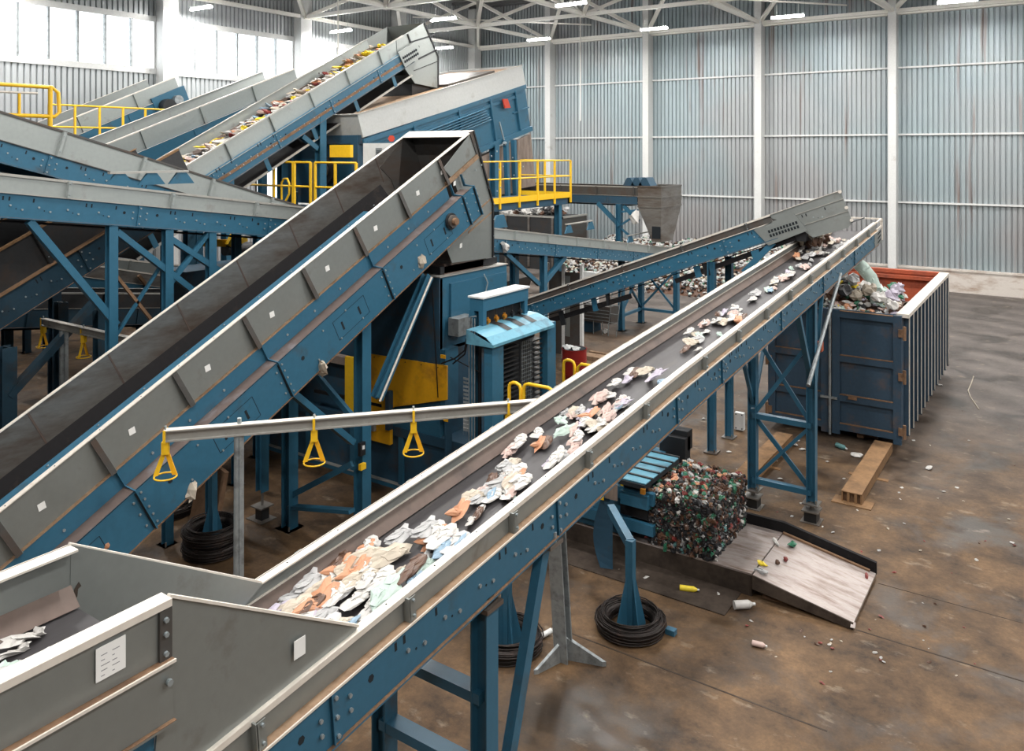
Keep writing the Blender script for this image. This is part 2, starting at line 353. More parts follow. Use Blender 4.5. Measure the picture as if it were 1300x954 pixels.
# lamps
l0 = None; k = 0
for x in (-25.6,-20.,-14.3,-8.8,-3.1,2.6,8.2):
    for y in (31.6,24.7,17.9,11.1,4.3,-2.5):
        if x < -9 and y < 8: continue
        z = 10.6
        if l0 is None:
            l0 = thing('ceiling_lamp', 'slim white strip lamp glowing under the white roof frame', 'lamp', (x,y,z), 'strip lamps under the roof frame')
            b = MB('white'); b.box((x-.62,y-.02,z+.03), (x+.62,y+.02,z+.1)); b.cyl((x-.4,y,z+.1), (x-.4,y,z+.5), .008, 6); b.cyl((x+.4,y,z+.1), (x+.4,y,z+.5), .008, 6); b.build('housing', l0)
            g = MB('glow'); g.box((x-.6,y-.045,z-.02), (x+.6,y+.045,z+.03)); g.build('tube', l0); o = l0
        else: o = dup(l0, (x,y,z))
        ld = bpy.data.lights.new('lamp_light', 'AREA'); ld.shape = 'RECTANGLE'; ld.size = 1.2; ld.size_y = .14; ld.energy = LAMP_W; ld.color = (1,.97,.93)
        lo = bpy.data.objects.new('lamp_light', ld); COL.objects.link(lo); lo.parent = o; lo.location = (0,0,-.04)
# ------------------------------------------------------------------ conveyors
def bolts(mb, pts, n, r=.011, mat='bolt', h=.012):
    old = mb.cur; mb.m(mat)
    for p in pts: mb.cyl(V(p), V(p)+V(n)*h, r, 6)
    mb.cur = old
def conveyor(t, P0, P1, n, w, hp=.15, hb=.29, led=.05, rib=1.0, rims='rim', panel='grey', bdrop=.2, joint=2.2, detail=True, sides=('near', 'far'), belt='belt', ret=True, skirtw=.08, rimw=.055, panelthick=.008, ribd=.045, bluem='blue', ledgem='ledge', tags=False):
    M = frame(P0, P1, n); L = (P1-P0).length
    for sd in sides:
        S = 1 if sd == 'near' else -1; o0 = 0 if sd == 'near' else -w
        yy = lambda q: o0+S*q      # q outward from the inner face
        b = MB(panel); b.M = M; b.box((0,yy(0),-hp), (L,yy(-panelthick),0))
        k = rib*.5
        while k < L:
            b.box((k-.005,yy(ribd),-hp), (k+.005,yy(0),-.01)); b.box((k,yy(ribd),-hp), (k+.05,yy(ribd-.005),-.01))
            if detail: bolts(b, [(k+.03,yy(ribd),-hp*.2), (k+.03,yy(ribd),-hp*.8)], (0,S,0), .009)
            k += rib
        pn = b.build('side_panel', t)
        if tags and sd == 'near':
            q = MB('tag'); q.M = M; k = rib*.8; rr = random.Random(3)
            while k < L: q.prism([(k,yy(.003),-hp*.62), (k+.07,yy(.003),-hp*.62), (k+.075,yy(.003),-hp*.62+.085), (k+.005,yy(.003),-hp*.62+.085)], (0,S*.002,0)); k += rib*(1 if rr.random() < .7 else 2)
            q.build('sticker', pn, label='small white paper sticker')
        b = MB(rims); b.M = M; b.box((0,yy(-.002),-.004), (L,yy(-rimw),.006)) if sd == 'far' else b.box((0,yy(.012),-.004), (L,yy(-rimw+.012),.006))
        if detail: bolts(b, [(kk*.42+.2,yy(-rimw*.4),.0055) for kk in range(int(L/.42))], (0,0,1), .006, 'hole', .002)
        b.box((0,yy(.015),-.026), (L,yy(.011),.005))
        b.build('rim', t)
        b = MB(bluem); b.M = M
        b.box((0,yy(led-.01),-hp-hb), (L,yy(led-.02),-hp)); b.box((0,yy(led+.012),-hp-hb), (L,yy(led-.06),-hp-hb+.01))
        b.m('rust').box((0,yy(led+.012),-hp-hb+.01), (L,yy(led-.008),-hp-hb+.013))
        b.m(ledgem).box((0,yy(led+.004),-hp-.006), (L,yy(-.002),-hp+.002)); b.m(rims).box((0,yy(led+.01),-hp-.008), (L,yy(led+.002),-hp+.004))
        b.m(bluem); k = joint*.45; no = (0, S, 0); q = led-.01
        while k < L:
            b.box((k-.03,yy(q+.02),-hp-hb+.01), (k-.022,yy(q),-hp-.01)); b.box((k-.03,yy(q+.012),-hp-hb+.01), (k+.03,yy(q+.004),-hp-.01))
            if detail and sd == 'near':
                bolts(b, [(k+dx,yy(q+.004),-hp-hb*f) for dx in (-.1,.1) for f in (.35,.62)]+[(k,yy(q+.012),-hp-hb*f) for f in (.15,.5,.85)], no, .012)
                bolts(b, [(k+dx,yy(q),-hp-hb*.4) for dx in (-.22,.26)], no, .022, 'hole', .002)
                for c in (.62, .95, 1.3, 1.7):
                    bolts(b, [(k+c-.07,yy(q),-hp-hb*.48), (k+c+.07,yy(q),-hp-hb*.62)], no, .013); bolts(b, [(k+c,yy(q),-hp-hb*.6)], no, .008, 'hole', .002)
                for c in (.45, .52, .8, 1.45, 1.52, 1.85): b.m('hole').box((k+c,yy(q),-hp-hb*.3), (k+c+.018,yy(q+.002),-hp-hb*.14)); b.m(bluem)
            k += joint
        b.build('side_beam', t)
        b = MB('skirt'); b.M = M; b.add([(0,yy(-.01),-bdrop+.09), (L,yy(-.01),-bdrop+.09), (L,yy(-skirtw-.01),-bdrop+.012), (0,yy(-skirtw-.01),-bdrop+.012)], [(0,1,2,3)])
        if detail: b.m(rims).box((0,yy(-.01),-bdrop+.085), (L,yy(-.02),-bdrop+.094)).box((0,yy(-.022),-bdrop+.06), (L,yy(-.03),-bdrop+.068))
        b.build('skirt', t)
    b = MB(belt); b.M = M; b.box((0,-.03,-bdrop-.012), (L,-w+.03,-bdrop))
    b.build('belt', t)
    if ret:
        b = MB('rubber'); b.M = M; b.box((.2,-.08,-hp-hb-.05), (L-.3,-w+.08,-hp-hb-.035))
        b.build('return_belt', t)
    b = MB(bluem); b.M = M; k = .6
    while k < L: b.box((k,-.01,-hp-hb+.02), (k+.06,-w+.01,-hp-hb+.09)); k += 1.6
    b.build('cross_member', t)
    b = MB('rubber'); b.M = M; b.cyl((L-.12,-.03,-bdrop-.14), (L-.12,-w+.03,-bdrop-.14), .13, 18); b.build('head_drum', t)
    return M, L
def leg(t, p, q, w=.12, h=.12, foot=True, mat='blue', kind='i', up=(1,0,0), name='leg'):
    b = MB(mat); p, q = V(p), V(q)
    if kind == 'i': b.ibeam(p, q, w, h, .012, up)
    elif kind == 'c': b.cyl(p, q, w/2, 12)
    else: b.bar(p, q, w, h, up)
    o = b.build(name, t)
    if foot:
        z = min(p.z, q.z); c = p if p.z < q.z else q
        f = MB('grey_worn'); f.box((c.x-w*.9,c.y-w*.9,c.z-.02), (c.x+w*.9,c.y+w*.9,c.z)); f.cyl((c.x+w*.6,c.y-w*.6,c.z), (c.x+w*.6,c.y-w*.6,c.z+.06), .015, 6); f.build('foot_plate', o)
    return o
def brace(t, p, q, w=.05, h=.05, mat='blue', **k): return leg(t, p, q, w, h, False, mat, 'b', name='brace', **k)

# A: the long central conveyor
A0, A1, A2 = V((-3.1,1.9,2.846)), V((-3.1,7.5,3.365)), V((-3.1,17.2,4.10)); AW = .86; WASTE_Y = 0
cA = thing('belt_conveyor', 'long grey and blue conveyor carrying pale waste up to the open container', 'conveyor', (-3.5,9,0))
for p, q in ((A0,A1),(A1,A2)): conveyor(cA, p, q, (1,0,0), AW, detail=True, bdrop=.19, rib=1.05, ret=(q is A2 or True))
def zA(y): return A0.z+(A1.z-A0.z)*(y-A0.y)/(A1.y-A0.y) if y < A1.y else A1.z+(A2.z-A1.z)*(y-A1.y)/(A2.y-A1.y)
# head end: open rail frame and grey end guard
h = MB('rim'); M = frame(A1, A2, (1,0,0)); LA = (A2-A1).length
b = MB('rim'); b.M = M
for z in (-.0, -.14): b.bar((LA-.02,.02,z), (LA+.5,.02,z+.0), .03, .03)
b.bar((LA+.5,.02,.01), (LA+.5,.02,-.42), .05, .03, (1,0,0)); b.bar((LA+.5,.02,0), (LA+.5,-AW-.02,0), .03, .03)
b.build('end_rail', cA)
b = MB('grey'); b.M = M; b.box((LA-.35,.04,-.44), (LA+.35,.048,-.16)); b.m('hole')
for k in range(3): b.prism([(LA-.05+k*.0,.05,-.40+k*.08), (LA+.25,.05,-.37+k*.08), (LA+.25,.05,-.34+k*.08), (LA-.05,.05,-.37+k*.08)], (0,.002,0))
b.build('end_guard', cA)
b = MB('grey'); b.M = M; b.box((LA,-AW,-.2), (LA+.5,-AW-.01,0)); b.box((LA+.5,-AW,-.42), (LA+.508,0,-.3)); b.build('end_plate', cA)
yT = 12.55
for x in (-3.14, -4.02):
    leg(cA, (x,yT,.28), (x,yT,zA(yT)-.46), .13, .13)
    f = MB('black'); f.box((x-.09,yT-.1,.0), (x+.09,yT+.1,.16)); f.m('grey_worn').box((x-.12,yT-.13,.16), (x+.12,yT+.13,.18)); f.cyl((x,yT,.18), (x,yT,.29), .035, 8); f.box((x-.14,yT-.14,0), (x+.14,yT+.14,.015)); f.build('foot', cA)
for z in (.42, 1.42): brace(cA, (-3.14,yT,z), (-4.02,yT,z), .08, .1)
brace(cA, (-3.2,yT+.02,.5), (-3.96,yT+.02,1.35), .03, .07); brace(cA, (-3.96,yT-.03,.5), (-3.2,yT-.03,1.35), .03, .05)
brace(cA, (-3.2,yT+.02,1.5), (-3.96,yT+.02,2.6), .03, .06); brace(cA, (-3.96,yT-.03,1.5), (-3.2,yT-.03,2.6), .03, .06)
brace(cA, (-3.14,yT+.05,1.95), (-3.1,yT-.9,zA(yT-.9)-.47), .07, .07)
brace(cA, (-3.14,yT+.05,1.5), (-3.16,yT+.7,zA(yT)+.05-.5), .05, .05); brace(cA, (-4.02,yT,1.5), (-4.02,yT+.9,2.9), .05, .05); brace(cA, (-4.02,yT,1.6), (-4.02,yT-.8,2.9), .05, .05)
o = leg(cA, pt(1026,490,X=-3.05), pt(1067,348,X=-3.05), .06, .06, False, 'galv', 'c', name='strut')
MB('orange_red').box(pt(1040,440,X=-3.12)-V((.05,.06,.07)), pt(1040,440,X=-3.12)+V((.05,.06,.07))).build('clamp_block', o)
yN = 4.3
for x in (-3.14, -4.02):
    o = leg(cA, (x,yN,0), (x,yN,zA(yN)-.53), .13, .13)
    f = MB('grey_worn'); f.box((x-.09,yN-.09,zA(yN)-.53), (x+.09,yN+.09,zA(yN)-.5)); f.box((x-.05,yN-.08,zA(yN)-.455), (x+.08,yN+.08,zA(yN)-.43)); f.m('bolt').cyl((x+.04,yN-.04,zA(yN)-.43), (x+.04,yN-.04,zA(yN)-.385), .016, 8).cyl((x+.04,yN+.05,zA(yN)-.43), (x+.04,yN+.05,zA(yN)-.385), .016, 8); f.build('clamp', o)
o = brace(cA, (-3.14,yN,.6), (-3.14,yN+.72,zA(yN+.72)-.5), .09, .07)
f = MB('grey_worn'); yq = yN+.75; f.box((-3.2,yq-.09,zA(yq)-.49), (-3.04,yq+.09,zA(yq)-.46)); f.m('bolt').cyl((-3.06,yq,zA(yq)-.46), (-3.06,yq,zA(yq)-.39), .016, 8); f.build('clamp', o)
for z in (1.95, 1.45): brace(cA, (-3.14,yN,z), (-4.02,yN,z), .07, .12)

# L: the feed conveyor at the lower left, dropping onto A
cL = thing('feed_conveyor', 'level grey trough conveyor in the lower left corner feeding the central belt', 'conveyor', (-3.5,0,0))
L0, L1 = V((-3.1,-1.5,3.63)), V((-3.1,2.02,3.63))
conveyor(cL, L0, L1, (1,0,0), .80, hp=.24, hb=.26, bdrop=.27, rib=3.4, rimw=.075, led=.035, detail=False, bluem='grey', ledgem='rust', joint=9.)
b = MB('tag'); b.box((-3.094,1.70,3.45), (-3.091,1.82,3.58)); b.m('print')
for k in range(5): b.box((-3.0915,1.72,3.465+k*.02), (-3.0905,1.72+.015+.02*((k*7) % 3)/2,3.468+k*.02)); b.box((-3.0915,1.765,3.465+k*.02), (-3.0905,1.775+.02*((k*5) % 3)/2,3.468+k*.02))
b.build('label_sheet', cL, label='white printed label sheet')
# transition side plates
b = MB('grey'); b.prism([(-3.11,2.02,3.64), (-3.11,3.12,2.98), (-3.11,2.9,2.6), (-3.11,1.9,2.4)], (-.01,0,0))
b.m('rim').bar((-3.11,2.02,3.64), (-3.11,3.12,2.985), .022, .012)
o = b.build('chute_plate', cL)
q = MB('tag'); a = pt(381,823,X=-3.09); q.box((-3.0945,a.y-.035,a.z-.045), (-3.0915,a.y+.035,a.z+.045)); q.build('label_sheet', o, label='small white printed label')
b = MB('grey'); b.prism([(-3.9,2.02,3.64), (-3.9,3.13,2.97), (-3.9,2.6,2.66), (-3.9,2.0,2.6)], (.01,0,0)); b.m('rim').bar((-3.905,2.02,3.64), (-3.905,3.13,2.975), .022, .012)
b.m('grime').prism([pt(*p, X=-3.888) for p in ((100,739),(103,744),(99,748),(98,757),(94,765),(91,757),(95,747))], (.002,0,0)); b.build('chute_plate', cL)
b = MB('blue'); b.box((-3.88,1.86,3.0), (-3.12,1.96,3.3)); b.m('grey_worn').cyl((-3.7,1.93,3.2), (-3.65,2.0,3.12), .02, 8); b.build('scraper', cL)
b = MB('grey_dark'); b.box((-3.1,1.965,3.385), (-3.085,2.02,3.6)); bolts(b, [(-3.085,1.99,z) for z in (3.56,3.5,3.42)], (1,0,0), .011); b.build('joint_angle', cL)
b = MB('bolt'); b.cyl((-3.065,1.99,3.31), (-3.05,1.99,3.31), .014, 8); b.build('bolt', cL)
leg(cL, (-3.14,.2,0), (-3.14,.2,3.1), .13, .13); leg(cL, (-3.9,.2,0), (-3.9,.2,3.1), .13, .13)

# B: big steep baler feed conveyor
cB = thing('trough_conveyor', 'big steep blue and grey trough conveyor with stickers climbing to the baler hopper', 'conveyor', (-8.8,8,0))
XB_ = -8.1; BW = 1.36
B0, B1 = V((XB_,1.2,1.0)), V((XB_,9.87,5.402)); sl = (5.837-1.0)/(10.765-1.2)
B1 = V((XB_,9.9,1.0+sl*(9.9-1.2))); B2 = V((XB_,10.77,1.0+sl*(10.77-1.2)))
MBm = frame(B0, B1, (1,0,0)); LB = (B1-B0).length; LBE = (B2-B0).length
HP, HW, HL, LED = .46, .215, .52, .225
b = MB('grey'); b.M = MBm; b.box((0,0,-HP), (LB,-.01,0))
xs = []; k = .55
while k < LB+.1: xs.append(k); k += 1.02
for k in xs: b.prism([(k,0,-.02), (k,.02,-.02), (k,.07,-HP), (k,0,-HP)], (.012,0,0)); b.m('grey_dark').prism([(k-.055,.02,-.02), (k+.006,.02,-.02), (k+.006,.07,-HP), (k-.055,.07,-HP)], (0,.006,0)); b.m('grey')
pn = b.build('side_panel', cB)
for i, k in enumerate(xs):
    if i in (1,): continue
    q = MB('tag'); q.M = MBm; q.prism([(k+.30,.003,-.27), (k+.37,.003,-.285), (k+.385,.003,-.215), (k+.315,.003,-.2)], (0,.002,0)); q.build('sticker', pn)
b = MB('blue'); b.M = MBm
b.box((0,.03,-HP-HW), (LB-.1,.038,-HP)); b.m('ledge').box((0,.045,-HP-.006), (LB,0,-HP+.003)); b.m('ledge_grey').box((0,LED,-HP-HW-.008), (LB+.2,.03,-HP-HW)); b.m('blue')
b.box((0,LED-.008,-HP-HW-HL), (LB+.35,LED,-HP-HW)); b.m('rust').box((0,LED+.012,-HP-HW-HL-.012), (LB+.3,LED-.09,-HP-HW-HL)); b.m('blue')
for k in [xs[1]+(i*2.04) for i in range(-1, 5)]+[LB+.3]:
    b.prism([(k,.03,-HP), (k,.07,-HP), (k,.08,-HP-HW+.03), (k,LED+.03,-HP-HW+.01), (k,LED+.035,-HP-HW-HL), (k,LED,-HP-HW-HL), (k,LED,-HP-HW), (k,.03,-HP-HW)], (.012,0,0))
    b.m('black').box((k-.012,LED+.02,-HP-HW-HL+.02), (k,LED,-HP-HW-.03)); b.m('blue')
    bolts(b, [(k+.05,LED,-HP-HW-HL*f) for f in (.12,.3,.5,.7,.9)]+[(k-.06,LED,-HP-HW-HL*f) for f in (.2,.5,.8)], (0,1,0), .013)
    for c in (.4,.9,1.4): bolts(b, [(k+c,.038,-HP-HW*.6)], (0,1,0), .016)
    bolts(b, [(k+.35,LED,-HP-HW-HL*.4)], (0,1,0), .03, 'hole', .002)
    bolts(b, [(k+.55+i*.22,LED,-HP-HW-HL*(.2 if i % 2 else .75)) for i in range(5)], (0,1,0), .013)
    if k < LB-1:
        x0, z0 = k+.95, -HP-HW-HL
        b.m('hole')
        for u in (x0, x0+.62): b.box((u,LED,z0+.12), (u+.006,LED+.002,z0+.40))
        for z in (z0+.12, z0+.40): b.box((x0,LED,z), (x0+.62,LED+.002,z+.005))
        for u in (x0+.12, x0+.46): b.box((u,LED,z0+.2), (u+.03,LED+.003,z0+.32))
        b.m('blue')
o = b.build('side_beam', cB)
b = MB('rim'); b.M = MBm; b.box((0,-.045,-.004), (LBE,.02,.006)); b.box((0,-BW-.02,-.004), (LBE,-BW+.03,.006)); bolts(b, [(k*.5+.2,-.01,.0055) for k in range(20)], (0,0,1), .007, 'hole', .002)
b.box((LBE-.24,-BW,-.004), (LBE,0,.005)); b.build('rim', cB)
b = MB('grey_worn'); b.M = MBm; b.box((0,-BW,-HP), (LBE-.1,-BW-.01,0)); b.box((LB-.8,-BW-.002,-HP-.9), (LBE-.1,-BW-.012,-HP))
for k in xs: b.m('skirt').box((k,-BW+.004,-HP), (k+.02,-BW,-.01)); b.m('grey_worn').box((k,-BW-.06,-HP), (k+.01,-BW,-.02))
b.build('side_panel', cB)
b = MB('rubber'); b.M = MBm; b.add([(0,-BW,-HP), (LB-.1,-BW,-HP), (LB-.1,-BW+.10,-HP-.22), (0,-BW+.10,-HP-.22)], [(0,1,2,3)]); b.box((0,-BW-.02,-HP-HW-HL), (LB,-BW-.01,-HP)); b.build('side_beam', cB)
b = MB('blue'); b.M = MBm; b.box((0,-.02,-.47), (LB-.95,-1.0,-.46)); bolts(b, [(k*.62+.3,-.93,-.46) for k in range(15)], (0,-.4,1), .014); b.build('guide_plate', cB)
b = MB('rubber'); b.M = MBm; b.box((0,-.05,-.72), (LB,-BW+.05,-.70)); b.box((.2,-.1,-HP-HW-HL+.06), (LB,-BW+.1,-HP-HW-HL+.08))
k = .4
while k < LB: b.box((k,-.08,-.70), (k+.03,-BW+.08,-.64)); k += .8
b.build('belt', cB)
# head chute of B
Y1 = 11.32; PX = XB_
poly = [pt(*p, X=PX+.006) for p in ((563,214),(600,166),(625,258),(625,327),(574,334),(568,318),(594,283),(577,230))]
b = MB('grey'); b.prism(poly, (-.01,0,0)); b.m('grey_dark').prism([pt(*p, X=PX+.002) for p in ((595,168),(600,166),(610,196),(605,199))], (.02,0,0))
b.m('ledge').prism([pt(*p, X=PX) for p in ((564,232),(604,196),(607,200),(566,237))], (.03,0,0)); b.prism([pt(*p, X=PX) for p in ((596,275),(624,250),(624.5,252),(596,278))], (.01,0,0)); b.prism([pt(*p, X=PX) for p in ((594,294),(624.5,268),(624.5,270),(594,297))], (.01,0,0))
o = b.build('chute_side', cB); q = MB('tag')
for p in ((561,219),(577,233),(585,312)): c = pt(*p, X=PX+.012); q.prism([c+V((0,-.03,-.04)), c+V((0,.03,-.03)), c+V((0,.035,.04)), c+V((0,-.025,.03))], (.002,0,0))
q.build('sticker', o, label='small white sticker')
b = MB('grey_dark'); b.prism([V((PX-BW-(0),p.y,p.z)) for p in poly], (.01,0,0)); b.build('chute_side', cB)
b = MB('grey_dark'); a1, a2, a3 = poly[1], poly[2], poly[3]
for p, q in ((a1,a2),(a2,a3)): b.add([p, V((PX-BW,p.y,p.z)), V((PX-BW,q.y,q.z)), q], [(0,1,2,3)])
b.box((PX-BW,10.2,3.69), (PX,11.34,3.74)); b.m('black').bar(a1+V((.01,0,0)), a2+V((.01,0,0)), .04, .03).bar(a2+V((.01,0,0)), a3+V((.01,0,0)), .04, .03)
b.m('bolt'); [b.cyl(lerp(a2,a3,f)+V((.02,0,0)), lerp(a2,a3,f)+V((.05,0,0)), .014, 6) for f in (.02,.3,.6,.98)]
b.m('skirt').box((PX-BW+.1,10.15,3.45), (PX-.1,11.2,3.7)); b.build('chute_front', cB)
c = pt(572,281,X=PX+LED+.01); b = MB('black'); b.cyl(c, c+V((.03,0,0)), .13, 16); b.m('grey_worn').cyl(c+V((.03,0,0)), c+V((.07,0,0)), .10, 14); b.m('rust').cyl(c+V((.07,0,0)), c+V((.13,0,0)), .055, 14); b.build('shaft_bearing', cB)
# rags caught below B's beam
for px, py, s in ((408,468,.1), (533,333,.09), (242,622,.1)):
    b = MB('w_cream'); rr = random.Random(px); c = pt(px, py, X=PX+LED); b.crumple(c, (s*.6,s,s*1.2), rr, 8)
    tag(b.build('rag', None, c), {408: 'dirty rag caught on the lower edge of the steep trough conveyor beside a column', 533: 'beige rag stuck on the steep conveyor edge near its top', 242: 'pale rag stuck on the steep conveyor edge above the wire coil'}[px], 'rag')
def zB(y): return 1.0+sl*(y-1.2)
BB = 1.36
for x in (-8.13, -9.4):
    leg(cB, (x,8.25 if x > -9 else 8.05,0), (x,8.25 if x > -9 else 8.05,zB(8.15)-BB), .17, .17)
brace(cB, (-8.13,8.05,.55), (-9.4,8.05,.3), .05, .12); brace(cB, (-8.13,8.05,1.2), (-9.4,8.05,.45), .04, .08); brace(cB, (-8.13,8.05,1.5), (-8.13,6.9,zB(6.9)-BB), .08, .12); brace(cB, (-8.13,8.05,1.85), (-9.4,8.05,2.7), .06, .08)
leg(cB, pt(478,506,X=-8.1), pt(543,350,X=-8.1), .16, .12, False, 'blue', 'i', name='strut')
leg(cB, pt(482,510,X=-8.0), pt(548,352,X=-8.0), .035, .035, False, 'rim', 'c', name='pipe')
f = MB('black'); c = pt(459,570,X=-8.02); f.box(c-V((.02,.05,.09)), c+V((.03,.05,.09))); f.m('white').box(c+V((.03,-.02,.0)), c+V((.04,.02,.05))); f.build('switch_box', cB); f = MB('yellow'); f.box(c+V((-.01,-.05,-.28)), c+V((.04,.05,-.2))); f.build('emergency_switch', cB)
for x in (-8.13, -9.4):
    leg(cB, (x,4.0,0), (x,4.0,zB(4.0)-BB), .16, .16)
# D: the long descending collecting conveyor behind B
cD = thing('collecting_conveyor', 'long gently falling conveyor passing behind the steep trough conveyor, with slotted blue beam', 'conveyor', (-10.9,14,0))
slD = (2.36-5.24)/(24.8-4.57)
D0, D1 = V((-10.4,3.2,5.24-slD*(4.57-3.2)*1)), V((-10.4,25.2,5.24+slD*(25.2-4.57)))
D0.z = 5.24+slD*(3.2-4.57)
conveyor(cD, D0, D1, (1,0,0), .95, hp=.22, hb=.30, led=.03, rib=1.45, rims='rim_grey', bdrop=.24, joint=2.2, ledgem='grey', panel='grey_pale')
def zD(y): return 5.24+slD*(y-4.57)
for (x, y) in ((-10.42,5.94), (-10.42,6.75), (-10.42,7.45), (-11.35,8.6)):
    leg(cD, (x,y,0), (x,y,zD(y)-.53), .12, .11)
brace(cD, (-10.42,6.0,3.2), (-10.42,4.9,zD(4.9)-.54), .09, .09); brace(cD, (-10.42,6.0,zD(6)-.6), (-10.42,7.5,3.2), .08, .09)
brace(cD, (-10.42,6.75,zD(7)-.6), (-10.42,8.2,3.3), .08, .09); brace(cD, (-10.42,6.75,3.6), (-10.42,7.4,zD(7.4)-.54), .06, .07)
brace(cD, (-10.42,5.94,2.75), (-10.42,6.75,2.75), .06, .10); brace(cD, (-10.5,6.0,3.9), (-10.5,6.75,2.9), .04, .04, 'rust'); brace(cD, (-10.5,6.7,3.9), (-10.5,5.94,2.9), .04, .04)
# far trestle of D seen right of the steep conveyor
c = pt(690, 360, X=-10.45)
leg(cD, (-10.45,c.y,0), (-10.45,c.y,zD(c.y)-.53), .14, .14); leg(cD, (-11.3,c.y,0), (-11.3,c.y,zD(c.y)-.53), .17, .17)
brace(cD, pt(684,361,X=-10.45), pt(642,322,X=-10.45), .1, .08); brace(cD, pt(692,357,X=-10.45), pt(717,326,X=-10.45), .12, .1)
# tall braced tower under the outfall end
tw = [(-11.3,22.6),(-11.3,24.0),(-10.1,24.0),(-10.1,22.6)]
for x, y in tw[:3]: leg(cD, (x,y,.0), (x,y,zD(y)-.5), .17, .15)
for i, (p, q) in enumerate(((tw[0],tw[1]),(tw[1],tw[2]))):
    for z in (.45,): brace(cD, (*p,z), (*q,z), .08, .1)
    brace(cD, (*p,.5), (*q,1.8), .05, .06); brace(cD, (*q,.5), (*p,1.8), .05, .06)
def roller_frame(t, c, L, h=.22, n=2, mat='blue'):
    """small A-frame cover with a bar over the belt"""
    for s in range(n):
        y = c.y+s*L/(n-1); b = MB(mat); b.prism([(c.x-.02,y-.2,c.z), (c.x-.02,y+.2,c.z), (c.x-.02,y+.07,c.z+h), (c.x-.02,y-.07,c.z+h)], (.04,0,0)); b.build('bracket', t)
    b = MB('rim_grey'); b.bar((c.x,c.y-.15,c.z+h+.015), (c.x,c.y+L+.1,c.z+h+.015), .06, .03); b.build('cross_bar', t)
roller_frame(cD, pt(152,236,X=-10.5), .92, .16, 3); roller_frame(cD, pt(722,296,X=-10.9), 1.2); roller_frame(cD, pt(800,308,X=-10.9), 1.6, .2)
c = pt(633,284,X=-10.9); b = MB('blue'); b.prism([(c.x,c.y-.3,c.z-.1), (c.x,c.y+.3,c.z-.1), (c.x,c.y+.15,c.z+.2), (c.x,c.y-.15,c.z+.2)], (.05,0,0)); b.build('bracket', cD)
# C
cC = thing('descending_conveyor', 'grey sided conveyor falling from the upper left down to the long collecting conveyor', 'conveyor', (-12.5,7,0))
slC = (4.528-6.046)/(10.318-5.273)
C0, C1 = V((-12,3.0,6.046+slC*(3.0-5.273))), V((-12,10.6,6.046+slC*(10.6-5.273)))
conveyor(cC, C0, C1, (1,0,0), 1.0, hp=.38, hb=.30, led=.03, rib=1.3, rims='grey_dark', bdrop=.4, ledgem='grey', ret=False, panel='grey_pale')
b = MB('grey_worn'); b.box((-12,3.2,5.7), (-12.9,3.3,6.7)); leg(cC, (-12.05,4.2,0), (-12.05,4.2,5.5), .16, .16); leg(cC, (-12.95,4.2,0), (-12.95,4.2,5.5), .16, .16)
leg(cC, (-12.05,9.6,0), (-12.05,9.6,4.0), .14, .14)
# N, conveyor below, its shade put into darker paint
cN = thing('shaded_conveyor', 'dark shaded conveyor rising under the collecting conveyor at the left edge', 'conveyor', (-13,6,0))
slN = .51
N1 = V((-12.5,8.3,3.49+slN*(8.3-5.492)+.62)); N0 = V((-12.5,1.5,3.49+slN*(1.5-5.492)+.62))
conveyor(cN, N0, N1, (1,0,0), 1.3, hp=.56, hb=.42, led=.12, rib=1.1, rims='rust_plate', panel='shade_grey', bluem='shade_blue', bdrop=.6, ledgem='rust')
for x in (-12.55, -13.75): leg(cN, (x,5.6,0), (x,5.6,2.7), .2, .2, mat='shade_blue')
brace(cN, (-12.5,5.6,2.0), (-12.5,6.9,3.2), .1, .14, 'shade_blue'); brace(cN, (-12.5,5.6,.9), (-12.5,7.2,.9), .1, .22, 'shade_blue'); brace(cN, (-12.5,5.6,.9), (-12.5,4.6,1.6), .08, .1, 'shade_blue'); brace(cN, (-12.5,4.2,.7), (-12.5,5.6,.3), .08, .1, 'shade_blue')
for x, y in ((-12.6,7.0), (-13.8,7.0), (-13.8,4.4)): leg(cN, (x,y,0), (x,y,3.0), .16, .16, mat='shade_blue')
# P: two low conveyors in the gloom behind
cP = thing('low_conveyor', 'long low conveyor with pale rim in the gloom behind the wire hook beam', 'conveyor', (-16.5,10,0))
conveyor(cP, V((-16,6.6,3.0)), V((-16,15,1.75)), (1,0,0), 1.1, hp=.3, hb=.35, led=.03, rib=1.6, rims='rim_grey', panel='shade_grey', bluem='shade_blue', detail=False)
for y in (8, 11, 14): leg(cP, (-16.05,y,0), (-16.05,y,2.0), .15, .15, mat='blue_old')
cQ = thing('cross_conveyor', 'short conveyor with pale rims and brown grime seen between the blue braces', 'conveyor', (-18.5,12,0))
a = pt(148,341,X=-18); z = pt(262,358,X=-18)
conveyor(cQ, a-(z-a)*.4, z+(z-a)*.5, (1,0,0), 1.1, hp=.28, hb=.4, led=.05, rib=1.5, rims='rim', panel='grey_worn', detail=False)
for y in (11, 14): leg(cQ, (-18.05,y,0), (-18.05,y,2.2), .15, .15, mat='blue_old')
brace(cQ, pt(176,350,X=-17.9), pt(208,390,X=-17.9), .07, .07, 'rust')
cR = thing('cross_conveyor', 'small grey conveyor with white top edge above the other in the gloom', 'conveyor', (-20,14,0))
a = pt(150,329,X=-20); z = pt(190,333,X=-20)
conveyor(cR, a-(z-a)*.5, z+(z-a)*1.5, (1,0,0), 1.0, hp=.3, hb=.3, led=.03, rib=1.5, rims='rim', detail=False)
leg(cR, (-20.05,13.5,0), (-20.05,13.5,2.9), .15, .15, mat='blue_old'); leg(cR, (-21,13.5,0), (-21,13.5,2.9), .15, .15, mat='blue_old')
